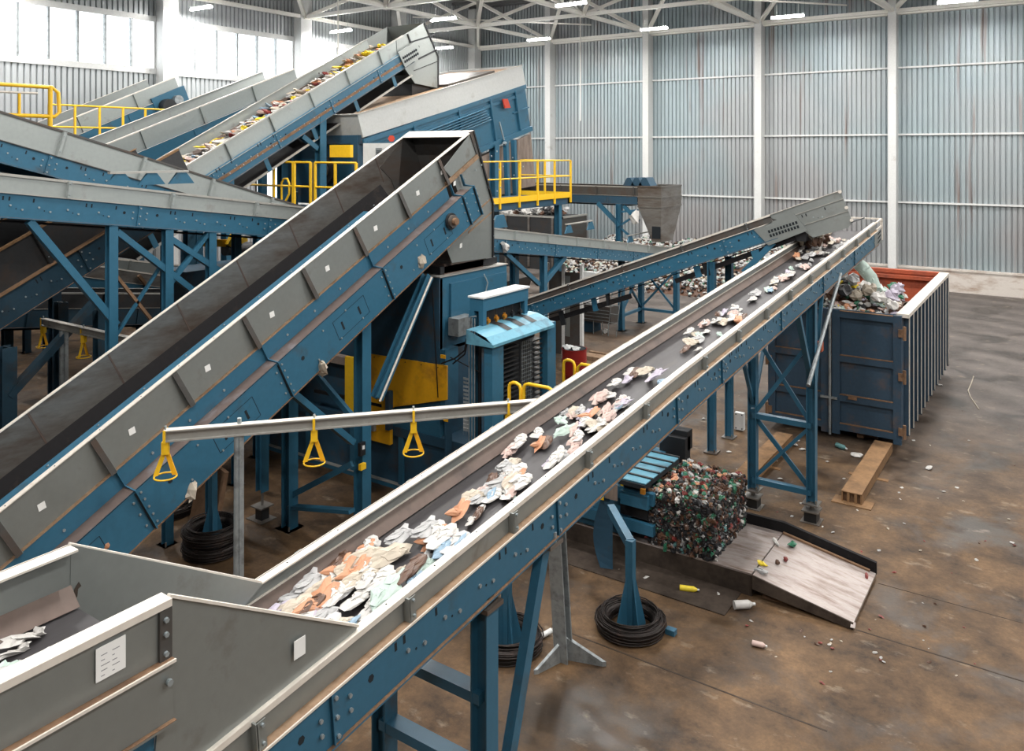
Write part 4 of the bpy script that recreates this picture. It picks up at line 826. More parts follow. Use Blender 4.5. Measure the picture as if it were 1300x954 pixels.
# yellow pipe rails on the channel deck
rG = thing('pipe_guardrail', 'short yellow pipe guardrail with rounded loops beside the wire cabinet', 'railing', (-6,9.23,1.06))
def loop(pts, t=rG, r=.024): MB('yellow').tube(pts, r, 10).build('pipe_loop', t)
def hoop(x0, x1, y0, y1, z0, z1, c=.07):
    d = V((x1-x0,y1-y0,0)).normalized()*c; a, b_ = V((x0,y0,0)), V((x1,y1,0)); zz = lambda z: V((0,0,z))
    return [a+zz(z0), a+zz(z1-c), a+d*.3+zz(z1-c*.3), a+d+zz(z1), b_-d+zz(z1), b_-d*.3+zz(z1-c*.3), b_+zz(z1-c), b_+zz(z0)]
loop(hoop(-6.32,-6.13,9.23,9.23,1.06,2.34)); loop(hoop(-6.08,-5.62,9.23,9.23,1.06,2.36))
loop([(-6.32,9.2,1.98),(-6.15,9.2,1.98)]); loop([(-5.62,9.3,1.06),(-5.62,9.3,2.2),(-5.62,9.38,2.3),(-5.62,9.9,2.36),(-5.62,10.6,2.36)])
loop(hoop(-6.62,-6.42,11.2,11.2,1.06,2.19)); loop([(-6.36,11.2,1.06),(-6.36,11.2,2.1),(-6.3,11.2,2.16),(-5.7,11.2,2.16),(-5.62,11.2,2.1),(-5.62,11.2,1.06)])
# ------------------------------------------------------------------ bed, ramp and bale
b = MB('grime'); b.box((-6.2,YN,.0), (-3.22,YF-.02,.26)); b.m('steel').box((-6.2,YN,.26), (-3.22,YF-.02,.28)); tag(b.build('baler_bed', None, (-4.5,10.6,0)), 'rusty steel bed carrying the pressed bale out of the baler', 'bed')
tr = thing('steel_ramp', 'tilted worn steel ramp sloping from the bale bed down to the floor', 'ramp', (-2.6,10.6,0))
b = MB('steel'); b.prism([(-3.2,9.98,.285),(-3.2,11.3,.285),(-2.03,11.3,.075),(-2.03,9.98,.075)], (0,0,-.03)); b.build('plate', tr)
b = MB('grime'); b.prism([(-3.2,9.97,.29),(-2.03,9.97,.08),(-2.03,9.97,.0),(-3.2,9.97,.12)], (0,-.02,0)); b.m('steel').bar((-2.03,9.98,.078), (-2.03,9.92,.04), .05, .01); b.build('side_skirt', tr)
b = MB('rubber'); b.prism([(-4.0,11.32,.42),(-3.2,11.32,.42),(-2.03,11.32,.20),(-2.03,11.32,.05),(-3.2,11.32,.26),(-4.0,11.32,.26)], (0,.05,0)); b.m('rust').bar((-3.2,11.28,.3), (-2.1,11.28,.1), .04, .02); b.build('side_wall', tr)
b = MB('rust'); b.box((-3.1,10.05,0), (-2.3,11.2,.04)); b.build('base_frame', tr)
rr = random.Random(11)
b = MB('w_black'); bx0, bx1, by0, by1, bz0, bz1 = -4.62, -3.72, 10.02, 11.26, .29, .98
b.box((bx0,by0,bz0), (bx1,by1,bz1-.03))
pal = ['w_black']*30+['w_brown']*14+['w_green']*4+['w_teal','w_red','w_grey','w_white','w_white']; palt = ['w_black']*8+['w_brown']*8+['rust']*3+['w_green']*4+['w_teal','w_red','w_grey','w_white','w_cream','w_white','w_grey']  # shade put into the side palette, light into the paler top palette
for i in range(3000):
    f = rr.random(); s = rr.choice((.012,.016,.02,.03,.042))
    if f < .36: p = (rr.uniform(bx0,bx1), by0, rr.uniform(bz0,bz1))
    elif f < .6: p = (bx1, rr.uniform(by0,by1), rr.uniform(bz0,bz1))
    elif f < .95: p = (rr.uniform(bx0-.0,bx1), rr.uniform(by0,by1), bz1-.02+.03*math.sin(7*rr.random()))
    else: p = (rr.uniform(bx0,bx1), by1, rr.uniform(bz0,bz1))
    b.m(rr.choice(palt if .6 <= f < .95 else pal)).crumple(p, (s*rr.uniform(.5,1.8),s*rr.uniform(.5,1.2),s*rr.uniform(.4,1.5)), rr, 5)
for i in range(60):
    p = (rr.uniform(bx0,bx1), rr.uniform(by0,by1), bz1+.01); b.m(rr.choice(['w_red','w_brown','w_green','w_white','w_black','w_orange'])).crumple(p, (.06,.04,.025), rr, 6)
tag(b.build('waste_bale', None, (-4.17,10.64,.29)), 'pressed block of mixed dark bottles and film coming out of the baler', 'bale')
# ------------------------------------------------------------------ roll-off container
X0, X1, Y0, Y1_, ZC = -4.93, -2.5, 16.4, 22.6, 2.5
tC = thing('rolloff_container', 'large open dark blue roll-off container with rusty red inside, filled with bagged waste', 'container', (-3.7,19.5,0))
b = MB('container_blue'); b.box((X0,Y0+.05,.22), (X0+.06,Y1_,ZC)); b.box((X1-.06,Y0+.05,.22), (X1,Y1_,ZC)); b.box((X0,Y1_-.06,.22), (X1,Y1_,ZC)); b.box((X0,Y0+.05,.2), (X1,Y1_,.3)); b.build('shell', tC)
b = MB('orange_red'); b.box((X0+.061,Y0+.1,.3), (X0+.075,Y1_-.06,ZC-.02)); b.box((X1-.061,Y0+.1,.3), (X1-.075,Y1_-.06,ZC-.02)); b.box((X0+.07,Y1_-.075,.3), (X1-.07,Y1_-.061,ZC-.02))
b.box((X0+.07,Y1_-.2,ZC-.2), (X1-.07,Y1_-.075,ZC-.12)); b.build('inner_lining', tC)
for i in range(13):
    y = Y0+.28+i*.5; b = MB('container_blue'); b.prism([(X1,y-.05,.22),(X1,y+.05,.22),(X1,y+.05,ZC-.05),(X1,y-.05,ZC-.05)], (.09,0,0)); b.m('rim').box((X1+.078,y-.056,.24), (X1+.094,y-.05,ZC-.07)); b.box((X1+.088,y-.054,.24), (X1+.094,y-.03,ZC-.07)); b.build('side_rib', tC)
b = MB('rim'); b.box((X1-.1,Y0+.02,ZC-.06), (X1+.11,Y1_,ZC+.01)); b.m('rim_grey').box((X0-.08,Y0+.02,ZC-.06), (X0+.08,Y1_,ZC+.01)); b.m('orange_red').box((X0+.09,Y1_-.1,ZC-.08), (X1-.11,Y1_+.08,ZC+.008)); b.build('top_rail', tC)
for i, (a, c) in enumerate(((X0,(X0+X1)/2-.06), ((X0+X1)/2+.0,X1))):
    b = MB('container_blue'); b.box((a,Y0,.2), (c,Y0+.05,ZC-.02))
    for u in (a, c-.14): b.box((u,Y0-.07,.12), (u+.14,Y0-.001,ZC-.02))
    for z in (.2, .75, 1.5, ZC-.16): b.box((a+.14,Y0-.065,z), (c-.14,Y0,z+.12)); b.m('rust').box((a+.14,Y0-.072,z+.12), (c-.14,Y0,z+.13)); b.m('container_blue')
    d = b.build('door_leaf', tC)
    for z in (.3, 1.3, 2.1):
        h = MB('rust'); u = c-.05 if i else a-.02; h.box((u,Y0-.1,z), (u+.1,Y0-.06,z+.14)); h.cyl((u+.1 if i else u,Y0-.08,z-.05), (u+.1 if i else u,Y0-.08,z+.2), .03, 10); h.build('hinge', d)
b = MB('galv'); b.cyl(((X0+X1)/2-.03,Y0-.1,.1), ((X0+X1)/2-.03,Y0-.1,ZC-.1), .025, 10); b.box(((X0+X1)/2-.2,Y0-.12,.78), ((X0+X1)/2+.1,Y0-.08,.82)); b.m('rust').box(((X0+X1)/2+.3,Y0-.1,.82), ((X0+X1)/2+.45,Y0-.07,.88)); b.build('door_latch', tC)
b = MB('rust'); 
for x in (X0+.7, X1-.8): b.box((x,Y0+.1,.07), (x+.12,Y1_,.22))
for y in (Y0+.4, Y1_-.5):
    for x in (X0+.6, X1-.68): b.cyl((x-.08,y,.09), (x+.2,y,.09), .09, 12)
b.build('skid', tC)
# waste in the container
rr = random.Random(5)
def mound_z(x, y):
    u = (y-Y0)/(Y1_-Y0); return min(2.3+.9*(y-Y0), 2.85-.16*((x+4.1)/1.2)**2-1.9*max(0,u-.14)**1.2+.1*math.sin(5*x+3*y))
b = MB('w_brown'); n1, n2 = 16, 24; vs = [(X0+.1+(X1-X0-.2)*i/n1, Y0+.12+(Y1_-Y0-.3)*j/n2, min(2.9, mound_z(X0+.1+(X1-X0-.2)*i/n1, Y0+.1+(Y1_-Y0-.3)*j/n2))-.12) for j in range(n2+1) for i in range(n1+1)]
b.add(vs, [(j*(n1+1)+i, j*(n1+1)+i+1, (j+1)*(n1+1)+i+1, (j+1)*(n1+1)+i) for j in range(n2) for i in range(n1)])
cp = ['w_white','w_white','w_cream','w_grey','w_brown','w_black','w_brown','w_lilac','w_mint','w_green','w_yellow','w_orange','w_pink','w_white','w_brown','w_black']
for i in range(900):
    x, y = rr.uniform(X0+.15,X1-.15), Y0+.15+(Y1_-Y0-.4)*rr.random()**1.6; dark = x < -4.0
    b.m(rr.choice(cp if not dark else ['w_brown','w_black','w_brown','w_grey','w_red','w_black','w_cream'])).crumple((x,y,mound_z(x,y)-.02), (rr.uniform(.04,.12),rr.uniform(.03,.09),rr.uniform(.02,.06)), rr, 6)
tag(b.build('mixed_waste', None, (-3.7,19,2.2)), 'loose mixed rubbish heaped inside the open blue container', 'rubbish', kind='stuff')
bags = [(-2.95,16.75,'w_white',.15),(-3.15,16.9,'w_cream',.16),(-3.35,16.75,'w_cream',.14),(-2.8,17.05,'w_lilac',.18),(-3.0,17.3,'w_mint',.14),(-3.3,17.3,'w_white',.16),(-3.5,17.1,'w_grey',.15),(-3.6,16.8,'w_black',.18),(-3.8,16.75,'w_brown',.2),(-3.75,17.3,'w_white',.13),(-2.75,17.5,'w_lilac',.15),(-3.15,17.7,'w_white',.15),(-3.5,17.7,'w_orange',.12),(-3.9,17.2,'w_orange',.14),(-2.9,17.9,'w_green',.12),(-2.72,16.65,'w_white',.13),(-4.1,16.6,'w_black',.2),(-4.4,16.7,'w_red',.15),(-4.6,16.7,'w_black',.16),(-4.2,17.2,'w_brown',.2)]
proto = {}
for x, y, m_, s in bags:
    z = min(2.9, mound_z(x, y))+.1
    if m_ not in proto:
        b = MB(m_); b.crumple((x,y,z), (.15,.13,.11), rr, 9); b.crumple((x+.05,y,z+.05), (.08,.08,.08), rr, 7); proto[m_] = tag(b.build('waste_bag', None, (x,y,z)), '', 'bag'); o = proto[m_]
    else: o = proto[m_].copy(); COL.objects.link(o); o.location = (x,y,z); o.rotation_euler = (rr.uniform(-.3,.3),rr.uniform(-.3,.3),rr.uniform(0,6))
    o.scale = (s/.15,)*3
    cn = {'w_white':'crumpled white','w_cream':'crumpled cream','w_lilac':'crumpled lilac','w_mint':'pale green','w_grey':'grey','w_black':'black','w_brown':'brown','w_orange':'orange','w_green':'green','w_red':'dark red'}[m_]
    o['label'] = cn+' bag of rubbish heaped at the front of the blue container'; o['group'] = cn+' bags in the container'
b = MB('w_mint'); c = pt(1098,352,Y=17.5); P = [c+V((-.15,0,.28)), c+V((-.05,.05,.18)), c+V((.1,.05,.0)), c+V((.22,.0,-.3))]; b.tube(P, .13, 9)
for k in range(14): b.crumple(lerp(P[0],P[3],rr.random())+V((rr.uniform(-.05,.1),0,rr.uniform(-.05,.15))), (.1,.08,.08), rr, 7)
tag(b.build('plastic_film', None, tuple(c)), 'ragged pale sheet of plastic film sliding off the conveyor head into the container', 'film')
b = MB('w_brown'); b.tube([(-4.02,16.33,2.6),(-4.0,16.28,2.4),(-3.95,16.27,2.2),(-4.0,16.27,2.0),(-3.97,16.27,1.8)], .035, 7); b.crumple((-3.98,16.28,2.3), (.07,.03,.15), rr, 7); tag(b.build('rag', None, (-4,16.3,2.2)), 'long brown rag hanging over the front edge of the blue container', 'rag')
# far container
tc = thing('rear_container', 'dark grey container against the back wall holding white rubbish, below the yellow railed platform', 'container', (-21.5,33.2,0))
b = MB('shade_grey'); b.box((-25.5,32.1,0), (-19.1,34.4,2.45)); b.m('grey_dark').box((-19.1,32.1,.05), (-19.05,34.4,2.45)); b.m('rim_grey').box((-25.5,32.05,2.42), (-19.0,32.12,2.5)).box((-19.12,32.05,2.42), (-19.0,34.4,2.5)); b.m('grey_worn')  # end face painted paler as the lit side, body in a shade tone
for k in range(5): b.box((-24.8+k*1.3,32.04,.1), (-24.7+k*1.3,32.1,2.42))
b.build('shell', tc)
b = MB('w_white')
for i in range(130): b.m(rr.choice(['w_white','w_grey','w_black','w_brown','w_white'])).crumple((rr.uniform(-25,-19.5),rr.uniform(32.3,34.2),2.5+rr.uniform(0,.35)*(1 if i % 3 else .2)), (.2,.15,.12), rr, 6)
tag(b.build('container_load', None, (-22,33,2.5)), 'white and dark rubbish topping the grey container by the back wall', 'rubbish', kind='stuff')
tc2 = thing('rear_skip', 'wide low grey skip with slanted ends in the dark behind the baler', 'skip', (-17,21,0))
b = MB('grey_dark'); a = [pt(632,357,Y=22.6), pt(680,367,Y=22.6)]
b.prism([(-17.6,20.6,1.5),(-14.2,20.6,1.5),(-14.7,20.6,.3),(-17.1,20.6,.3)], (0,1.5,0)); b.m('rim_grey').bar((-17.6,20.58,1.52), (-14.2,20.58,1.52), .06, .05); b.build('tub', tc2)
# the waste heap at the back wall
rr = random.Random(21)
def heap(x, y):
    u = max(0, min(1, (y-29.4)/4.)); e = max(0, 1-((x+13)/6.)**4)
    return 1.3*math.sin(u*1.57)*min(1, e*2.2)+.16*math.sin(3*x)*math.sin(2*y)*u
b = MB('w_brown'); nx, ny = 40, 20; gx = lambda i: -18.6+11.8*i/nx; gy = lambda j: 28.8+7.1*j/ny
b.add([(gx(i),gy(j),heap(gx(i),gy(j))-.03) for j in range(ny+1) for i in range(nx+1)], [(j*(nx+1)+i, j*(nx+1)+i+1, (j+1)*(nx+1)+i+1, (j+1)*(nx+1)+i) for j in range(ny) for i in range(nx)])
hpal = ['w_white','w_white','w_grey','w_grey','w_mint','w_cream','w_black','w_brown','w_green','w_grey','w_cream','w_grey','w_black','w_white','w_brown','w_black']
for i in range(5200):
    x, y = rr.uniform(-18.5,-7.), rr.uniform(29.,35.6); h = heap(x, y)
    if h < .05 and rr.random() < .93: continue
    b.m(rr.choice(hpal)).crumple((x,y,max(.03,h)+.02), (rr.uniform(.05,.14),rr.uniform(.04,.10),rr.uniform(.03,.08)), rr, 5)
tag(b.build('waste_heap', None, (-14,33,0)), 'broad heap of pale plastic waste piled against the corrugated back wall', 'waste heap', kind='stuff')
for px, py, Y_, s_, lb in ((641,313,None,.13,'white rag caught where a blue brace meets the collecting conveyor behind the baler'), (806,276,22.6,.22,'loose white plastic sheet caught on the braces under the square hopper')):
    c = pt(px, py, X=-10.3) if Y_ is None else pt(px, py, Y=Y_); b = MB('w_white'); b.crumple(c, (s_,s_*.7,s_), random.Random(px), 9); tag(b.build('rag', None, c), lb, 'rag')
# ------------------------------------------------------------------ hook beams
def ibeam_thing(label, p, q, posts, hooks, w=.1):
    t = thing('hook_beam', label, 'beam', (*((p+q)/2).to_2d(), 0)); b = MB('rim_grey'); b.ibeam(p, q, .08, .105, .012); b.m('rim').bar(p+V((0,0,.054)), q+V((0,0,.054)), .082, .006); b.build('beam', t)
    return t
m0, m1 = pt(208,553.5,Z=2.86), pt(690,514,Z=2.86); d = (m1-m0).normalized(); m1 = m1+d*.9
tH = ibeam_thing('long pale steel beam with yellow wire hooks crossing in front of the steep conveyor', m0, m1, None, None)
c = m0+d*((pt(304,545,Z=2.86)-m0).length); b = MB('galv'); b.bar((c.x,c.y,0), (c.x,c.y,2.8), .07, .05); b.cyl((c.x,c.y-.03,0), (c.x,c.y-.03,2.8), .035, 10, .025); b.m('bolt').cyl((c.x,c.y,2.9), (c.x,c.y,2.97), .02, 8); b.build('post', tH)
c = V((-4.5,7.62,0)); b = MB('galv'); b.ibeam(c, c+V((0,-.3,2.8)), .16, .13, .02)
for a in (.3, 2.3, 4.4): b.prism([c+V((0,0,.25)), c+V((math.cos(a)*.42,math.sin(a)*.42,.05)), c+V((math.cos(a)*.42,math.sin(a)*.42,.0)), c], (.03,.03,0))
b.build('post', tH)
hk = None
def hook(c, label, flat_=False):
    global hk
    if hk is None:
        t = thing('wire_hook', label, 'hook', tuple(c)); b = MB('yellow'); b.box(c+V((-.012,-.05,-.06)), c+V((.012,-.045,.06))); b.box(c+V((-.012,.045,-.06)), c+V((.012,.05,.06))); b.box(c+V((-.03,-.03,-.17)), c+V((.03,.03,-.055))); b.m('bolt').cyl(c+V((0,0,.06)), c+V((0,0,.09)), .012, 6); b.build('clip', t)
        for s in (-1, 1): b = MB('yellow' if s < 0 else 'yellow_old'); b.prism([c+V((s*.01-.02,-.0,-.15)), c+V((s*.01+.02,0,-.15)), c+V((s*.085+.02,0,-.37)), c+V((s*.085-.025,0,-.37))], (0,.012,0)); b.build('strap', t)
        b = MB('yellow'); b.tube([c+V((.10*math.cos(k*math.pi/9),.10*math.sin(k*math.pi/9),-.38)) for k in range(18)], .008, 6, True); b.build('ring', t); hk = t; return t
    return dup(hk, tuple(c), label)
for px, lb in ((210,'leftmost yellow wire hook, at the free end of the long pale beam'), (399,'yellow wire hook with open ring, middle of the long pale beam beside a blue column'), (525,'yellow wire hook on the long pale beam in front of the dark baler'), (645,'yellow wire hook where the long pale beam meets the central conveyor')):
    c = m0+d*((pt(px,553.5+(px-208)*(-39.5/482),Z=2.86)-m0).length); o = hook(c, lb); o.rotation_euler = (0,0,.75)
k0, k1 = pt(55,409,Z=2.86), pt(168,434,Z=2.86)
tK = ibeam_thing('short pale steel beam with yellow wire hooks in the dark at the left', k0, k1+(k1-k0)*.25, None, None)
c = lerp(k0, k1, .26); b = MB('galv'); b.bar((c.x,c.y,0), (c.x,c.y,2.8), .13, .05); b.bar((c.x,c.y-.04,0), (c.x,c.y-.04,2.8), .03, .06); b.build('post', tK)
for f, lb in ((.0,'yellow wire hook at the left end of the short pale beam'), (.48,'yellow wire hook at the middle of the short pale beam'), (.85,'yellow wire hook on the short pale beam next to the steep conveyor rim')): o = hook(lerp(k0, k1, f), lb); o.rotation_euler = (0,0,2.0)
# ------------------------------------------------------------------ wire coils on their stands
coil = None; rr = random.Random(2)
def wire_coil(c, label):
    global coil
    if coil is None:
        b = MB('wire')
        for k in range(46):
            r = .25+.15*rr.random(); z = .02+.2*rr.random()*(1-abs(r-.33)/.16); ph = rr.random()*6
            b.tube([c+V((r*(1+.03*math.sin(2*a+ph))*math.cos(a), r*(1+.03*math.cos(3*a+ph))*math.sin(a), z+.012*math.sin(2*a+ph))) for a in [j*2*math.pi/22 for j in range(22)]], .008, 5, True)
        b.tube([c+V((.32*math.cos(j*.2856),.32*math.sin(j*.2856),.09)) for j in range(22)], .075, 8, True)
        coil = tag(b.build('wire_coil', None, tuple(c)), label, 'wire coil'); return coil
    o = coil.copy(); COL.objects.link(o); o.location = c; o['label'] = label; o.rotation_euler = (0,0,c.x*7); return o
def reel_stand(c, label, H=1.1, arm=None):
    t = thing('coil_stand', label, 'stand', tuple(c)); b = MB('blue'); b.bar(c, c+V((0,0,H)), .09, .09); b.build('post', t)
    for a in (.9, 2.5, 4.1, 5.7):
        b = MB('blue'); v = V((math.cos(a),math.sin(a),0)); n = V((-v.y,v.x,0))*.006
        b.prism([c+v*.03-n, c+v*.19-n, c+v*.19+V((0,0,.04))-n, c+v*.05+V((0,0,.62))-n, c+v*.03+V((0,0,.62))-n], n*2); b.build('gusset', t)
    if arm: MB('blue').bar(c+V((0,0,H-.05)), arm, .09, .11).build('arm', t)
    return t
c = V((-4.16,8.55,0)); wire_coil(c, 'coil of dark wire round the blue stand in front of the bale'); reel_stand(c, 'blue post stand inside the wire coil nearest the bale', 1.02, V((-4.75,9.2,1.0)))
c = V((-5.15,7.47,0)); wire_coil(c, 'coil of dark wire behind the two blue legs of the central conveyor'); reel_stand(c, 'pointed blue stand inside the coil behind the central conveyor legs', .78)
c = pt(270,700,Z=0); wire_coil(c, 'tall coil of dark wire in the shade under the steep trough conveyor'); o = wire_coil(c+V((0,0,.2)), 'coil of dark wire stacked on the shaded coil under the steep conveyor'); reel_stand(c, 'blue stand inside the stacked coils under the steep conveyor', 1.3)
wire_coil(pt(215,650,Z=0), 'dark coil leaning by the steep conveyor edge at the far left'); 
b = MB('blue'); c = pt(852,806,Z=0); b.box((c.x-.06,c.y-.03,0), (c.x+.05,c.y+.05,.06)); tag(b.build('blue_block', None, tuple(c)), 'small blue steel block on the floor by the right wire coil', 'block')
b = MB('white'); c = pt(686,812,Z=0); b.cyl(c+V((0,0,.03)), c+V((.06,.14,.05)), .03, 10); b.m('blue_old').box(c+V((-.08,-.14,0)), c+V((.03,-.04,.08))); tag(b.build('dropped_can', None, tuple(c)), 'white can lying by a dark block between the two wire coils', 'can')
b = MB('rust'); c = pt(240,660,Z=0); b.prism([c, c+V((.5,.1,0)), c+V((.45,.3,.7)), c+V((.05,.2,.9))], (.02,.05,0)); tag(b.build('rusty_plate', None, tuple(c)), 'rusty plate leaning behind the shaded wire coil', 'plate')
# adjustable column next to the far leg
c = V((-9.95,8.0,0)); t = thing('support_column', 'slim blue column on an adjustable screw foot beside the thicker blue leg', 'column', tuple(c))
b = MB('blue'); b.ibeam(c+V((0,0,.42)), c+V((0,0,3.5)), .14, .13, .012, (1,0,0)); b.build('shaft', t); b = MB('grey_worn'); b.cyl(c+V((0,0,.2)), c+V((0,0,.55)), .02, 8); b.box(c+V((-.12,-.12,.19)), c+V((.12,.12,.21))); b.m('black').box(c+V((-.07,-.07,.01)), c+V((.07,.07,.19))); b.m('grey_worn').box(c+V((-.2,-.14,0)), c+V((.16,.14,.012))); b.build('screw_foot', t)
MB('blue').bar(c+V((0,0,1.55)), c+V((-1.6,0,1.75)), .06, .1).build('tie', t); MB('rim_grey').bar(c+V((0,0,1.7)), c+V((-.6,0,2.4)), .04, .04).build('tie', t)
# ------------------------------------------------------------------ floor things
def guide(c, L, label):
    t = thing('guide_rail', label, 'rail', tuple(c)); b = MB('rust_plate'); b.box(c+V((-.28,-.1,0)), c+V((.30,.2,.015))); b.build('base_plate', t)
    b = MB('rust_plate'); b.box(c+V((-.15,0,.16)), c+V((.15,L,.175))); b.box(c+V((-.15,0,.015)), c+V((-.13,L,.17))); b.box(c+V((.13,0,.015)), c+V((.15,L,.17))); b.box(c+V((-.07,0,.015)), c+V((-.03,.03,.16))); b.box(c+V((.04,0,.015)), c+V((.08,.03,.16))); b.m('rust').box(c+V((-.13,.06,.015)), c+V((.13,.08,.16))); b.m('rust_plate').box(c+V((-.3,L*.45,0)), c+V((.32,L*.45+.1,.012))); b.build('channel', t)
guide(pt(1081,640,Z=0), 2.7, 'rusty container guide rail on the floor right of the braced trestle'); guide(pt(938,622,Z=0), 2.6, 'rusty container guide rail on the floor behind the bale')
t = thing('junction_cabinet', 'small pale grey box on the floor beside a blue trestle leg', 'cabinet', (-5.0,15.2,0)); c = pt(937,547,Z=0); t.location = c
b = MB('white'); b.box(c+V((-.06,-.04,.03)), c+V((.12,.06,.36))); b.build('body', t); b = MB('hole'); bolts(b, [c+V((x,-.04,z)) for x in (-.03,.09) for z in (.06,.33)], (0,-1,0), .014, 'hole', .004); b.build('fixing', t)
# red drum, white frame, small cart, plank
t = thing('oil_drum', 'red steel drum behind the yellow guardrail with a white rag on top', 'drum', (-8.7,17.,0)); c = pt(729,490,Z=0); t.location = c
b = MB('red'); b.cyl(c, c+V((0,0,.88)), .29, 28); [b.cyl(c+V((0,0,z)), c+V((0,0,z+.02)), .298, 28) for z in (.3,.6,.86)]; b.build('body', t); b = MB('hole'); b.cyl(c+V((0,0,.881)), c+V((0,0,.884)), .27, 24); b.build('lid', t)
b = MB('white'); rr = random.Random(4); c2 = c+V((-.02,-.02,.92)); [b.crumple(c2+V((rr.uniform(-.18,.18),rr.uniform(-.15,.15),0)), (.1,.08,.03), rr, 7) for k in range(6)]; tag(b.build('rag', None, tuple(c2)), 'white rag lying on top of the red drum', 'rag')
t = thing('panel_screen', 'grey panel screen with tall white posts behind the red drum', 'screen', (-10.6,18.7,0))
for px in (702, 720, 739): c = pt(px, 458, Z=0) if px == 739 else None; x = {702:-11.55,720:-11.05,739:-10.5}[px]; b = MB('white'); b.box((x-.04,18.66,0), (x+.04,18.74,2.5)); b.build('post', t)
b = MB('grey_dark'); b.box((-11.5,18.69,.1), (-10.55,18.71,2.3)); b.m('grey').box((-11.0,18.68,.6), (-10.85,18.69,2.2)); b.build('panel', t); b = MB('white'); b.box((-10.52,18.7,1.55), (-10.1,18.9,2.35)); b.build('side_flag', t)
t = thing('wire_cart', 'upturned wire cart with a tall thin ladder rail on the floor behind the rising conveyor', 'cart', (-10.6,20.5,0)); c = pt(762,425,Z=0); t.location = c
b = MB('grey_dark'); b.box(c+V((-.6,0,.35)), c+V((.35,.5,.85))); b.m('galv'); [b.box(c+V((-.55,-.01,.42+k*.1)), c+V((.3,0,.44+k*.1))) for k in range(4)]; b.m('blue_old').box(c+V((-.8,.1,0)), c+V((-.3,.6,.4))); b.build('basket', t)
b = MB('galv'); 
for s in (0,.28): b.tube([c+V((.25+s,0,0)), c+V((.5+s,0,2.1))], .012, 6)
for k in range(7): b.tube([c+V((.3+k*.035,0,.4+k*.26)), c+V((.58+k*.035,0,.4+k*.26))], .01, 6)
for x in (-.2,.1,.3): b.tube([c+V((x,-.05,0)), c+V((x,-.05,.4))], .01, 6)
b.build('ladder_rail', t)
b = MB('w_white'); c = pt(769,423,Z=0); b.crumple(c+V((0,0,.06)), (.12,.08,.06), random.Random(3), 8); tag(b.build('white_scrap', None, tuple(c)), 'white scrap lying under the upturned wire cart', 'litter')
b = MB('rust_plate'); c = pt(775,462,Z=0); b.m('ledge').box(c+V((-.9,0,0)), c+V((.2,.35,.1))); b.box(c+V((-.9,.5,0)), c+V((.0,.6,.1))); tag(b.build('wood_pallet', None, tuple(c)), 'light wooden planks on the floor right of the red drum', 'planks')
# ------------------------------------------------------------------ waste riding on the belts
rr = random.Random(31); protos = []
cols = ['w_white','w_white','w_grey','w_cream','w_white','w_blue','w_mint','w_cream','w_lilac','w_white','w_grey','w_pink','w_white','w_white','w_cream','w_white','w_pink','w_grey','w_brown','w_orange']
for k, m_ in enumerate(cols):
    b = MB(m_); b.crumple((0,0,0), (.075,.15,.022), rr, 11, Matrix.Rotation(rr.uniform(-.4,.4),3,'Z')); b.crumple((rr.uniform(-.04,.04),rr.uniform(-.08,.08),.015), (.05,.10,.02), rr, 9, Matrix.Rotation(rr.uniform(-.6,.6),3,'Z')); b.crumple((rr.uniform(-.06,.06),rr.uniform(-.1,.1),.0), (.04,.06,.03), rr, 7); 
    protos.append((b, m_))
def ride(zs, xc, w, spans, cnt, label, group, nm, cat, smax, slope, xlim=None):
    out = {}
    for i in range(cnt):
        a, c_, wt = spans[i % len(spans)]; y = rr.uniform(a, c_); b, m_ = rr.choice(protos); x = xc+rr.uniform(-w, w)*wt
        s = rr.uniform(.6, 1.)*smax; lay = .035*s+rr.random()*.05*wt*s*1.5
        p = V((x, y, zs(y)+lay))
        if m_ not in out:
            b2 = MB(m_); b2.v = [q+p for q in b.v]; b2.f = b.f; b2.mi = b.mi; b2.sm = b.sm; o = b2.build(nm, None, p); o['category'] = cat; o['label'] = label; o['group'] = group; out[m_] = o
        else: o = out[m_].copy(); COL.objects.link(o); o.location = p
        o.scale = (s*rr.uniform(.6,1.2), s*rr.uniform(.8,1.7), s); o.rotation_euler = (math.atan(slope), rr.uniform(-.1,.1), rr.uniform(-.25,.25))
ride(lambda y: zA(y)-.19, -3.55, .33, [(2.75,4.3,.95),(2.9,4.2,1.),(3.0,4.3,.8),(5.2,7.8,.8),(5.6,7.0,.6),(8.5,10.5,.55),(13.2,16.2,.8),(14.,16.2,.9),(4.2,5.4,.5),(11.,13.,.3)], 264, 'piece of pale mixed waste riding up the central conveyor belt', 'waste on the central belt', 'waste_scrap', 'waste', .88, .08)
b = MB('w_white')
for i in range(420):
    y = rr.uniform(8.4, 17.0); m_ = rr.choice(['w_white']*4+['w_cream','w_grey','w_cream','w_red','w_blue','w_orange','w_pink','w_yellow'] if y < 15.5 else ['w_yellow','w_orange','w_cream','w_white'])
    b.m(m_).crumple((-15.95+rr.uniform(-.5,.5), y, zE(y)-.36+rr.random()*.14), (rr.uniform(.06,.14),rr.uniform(.12,.3),rr.uniform(.03,.06)), rr, 7, Matrix.Identity(3))
tag(b.build('waste_load', None, (-15.9,12.8,zE(12.8))), 'streak of pale mixed waste covering the belt of the upper conveyor', 'waste', kind='stuff')
ride(lambda y: 3.36, -3.5, .28, [(.9,1.8,.9)], 34, 'piece of mixed waste on the level feed conveyor at the lower left', 'waste on the feed conveyor', 'waste_scrap', 'waste', .6, 0)
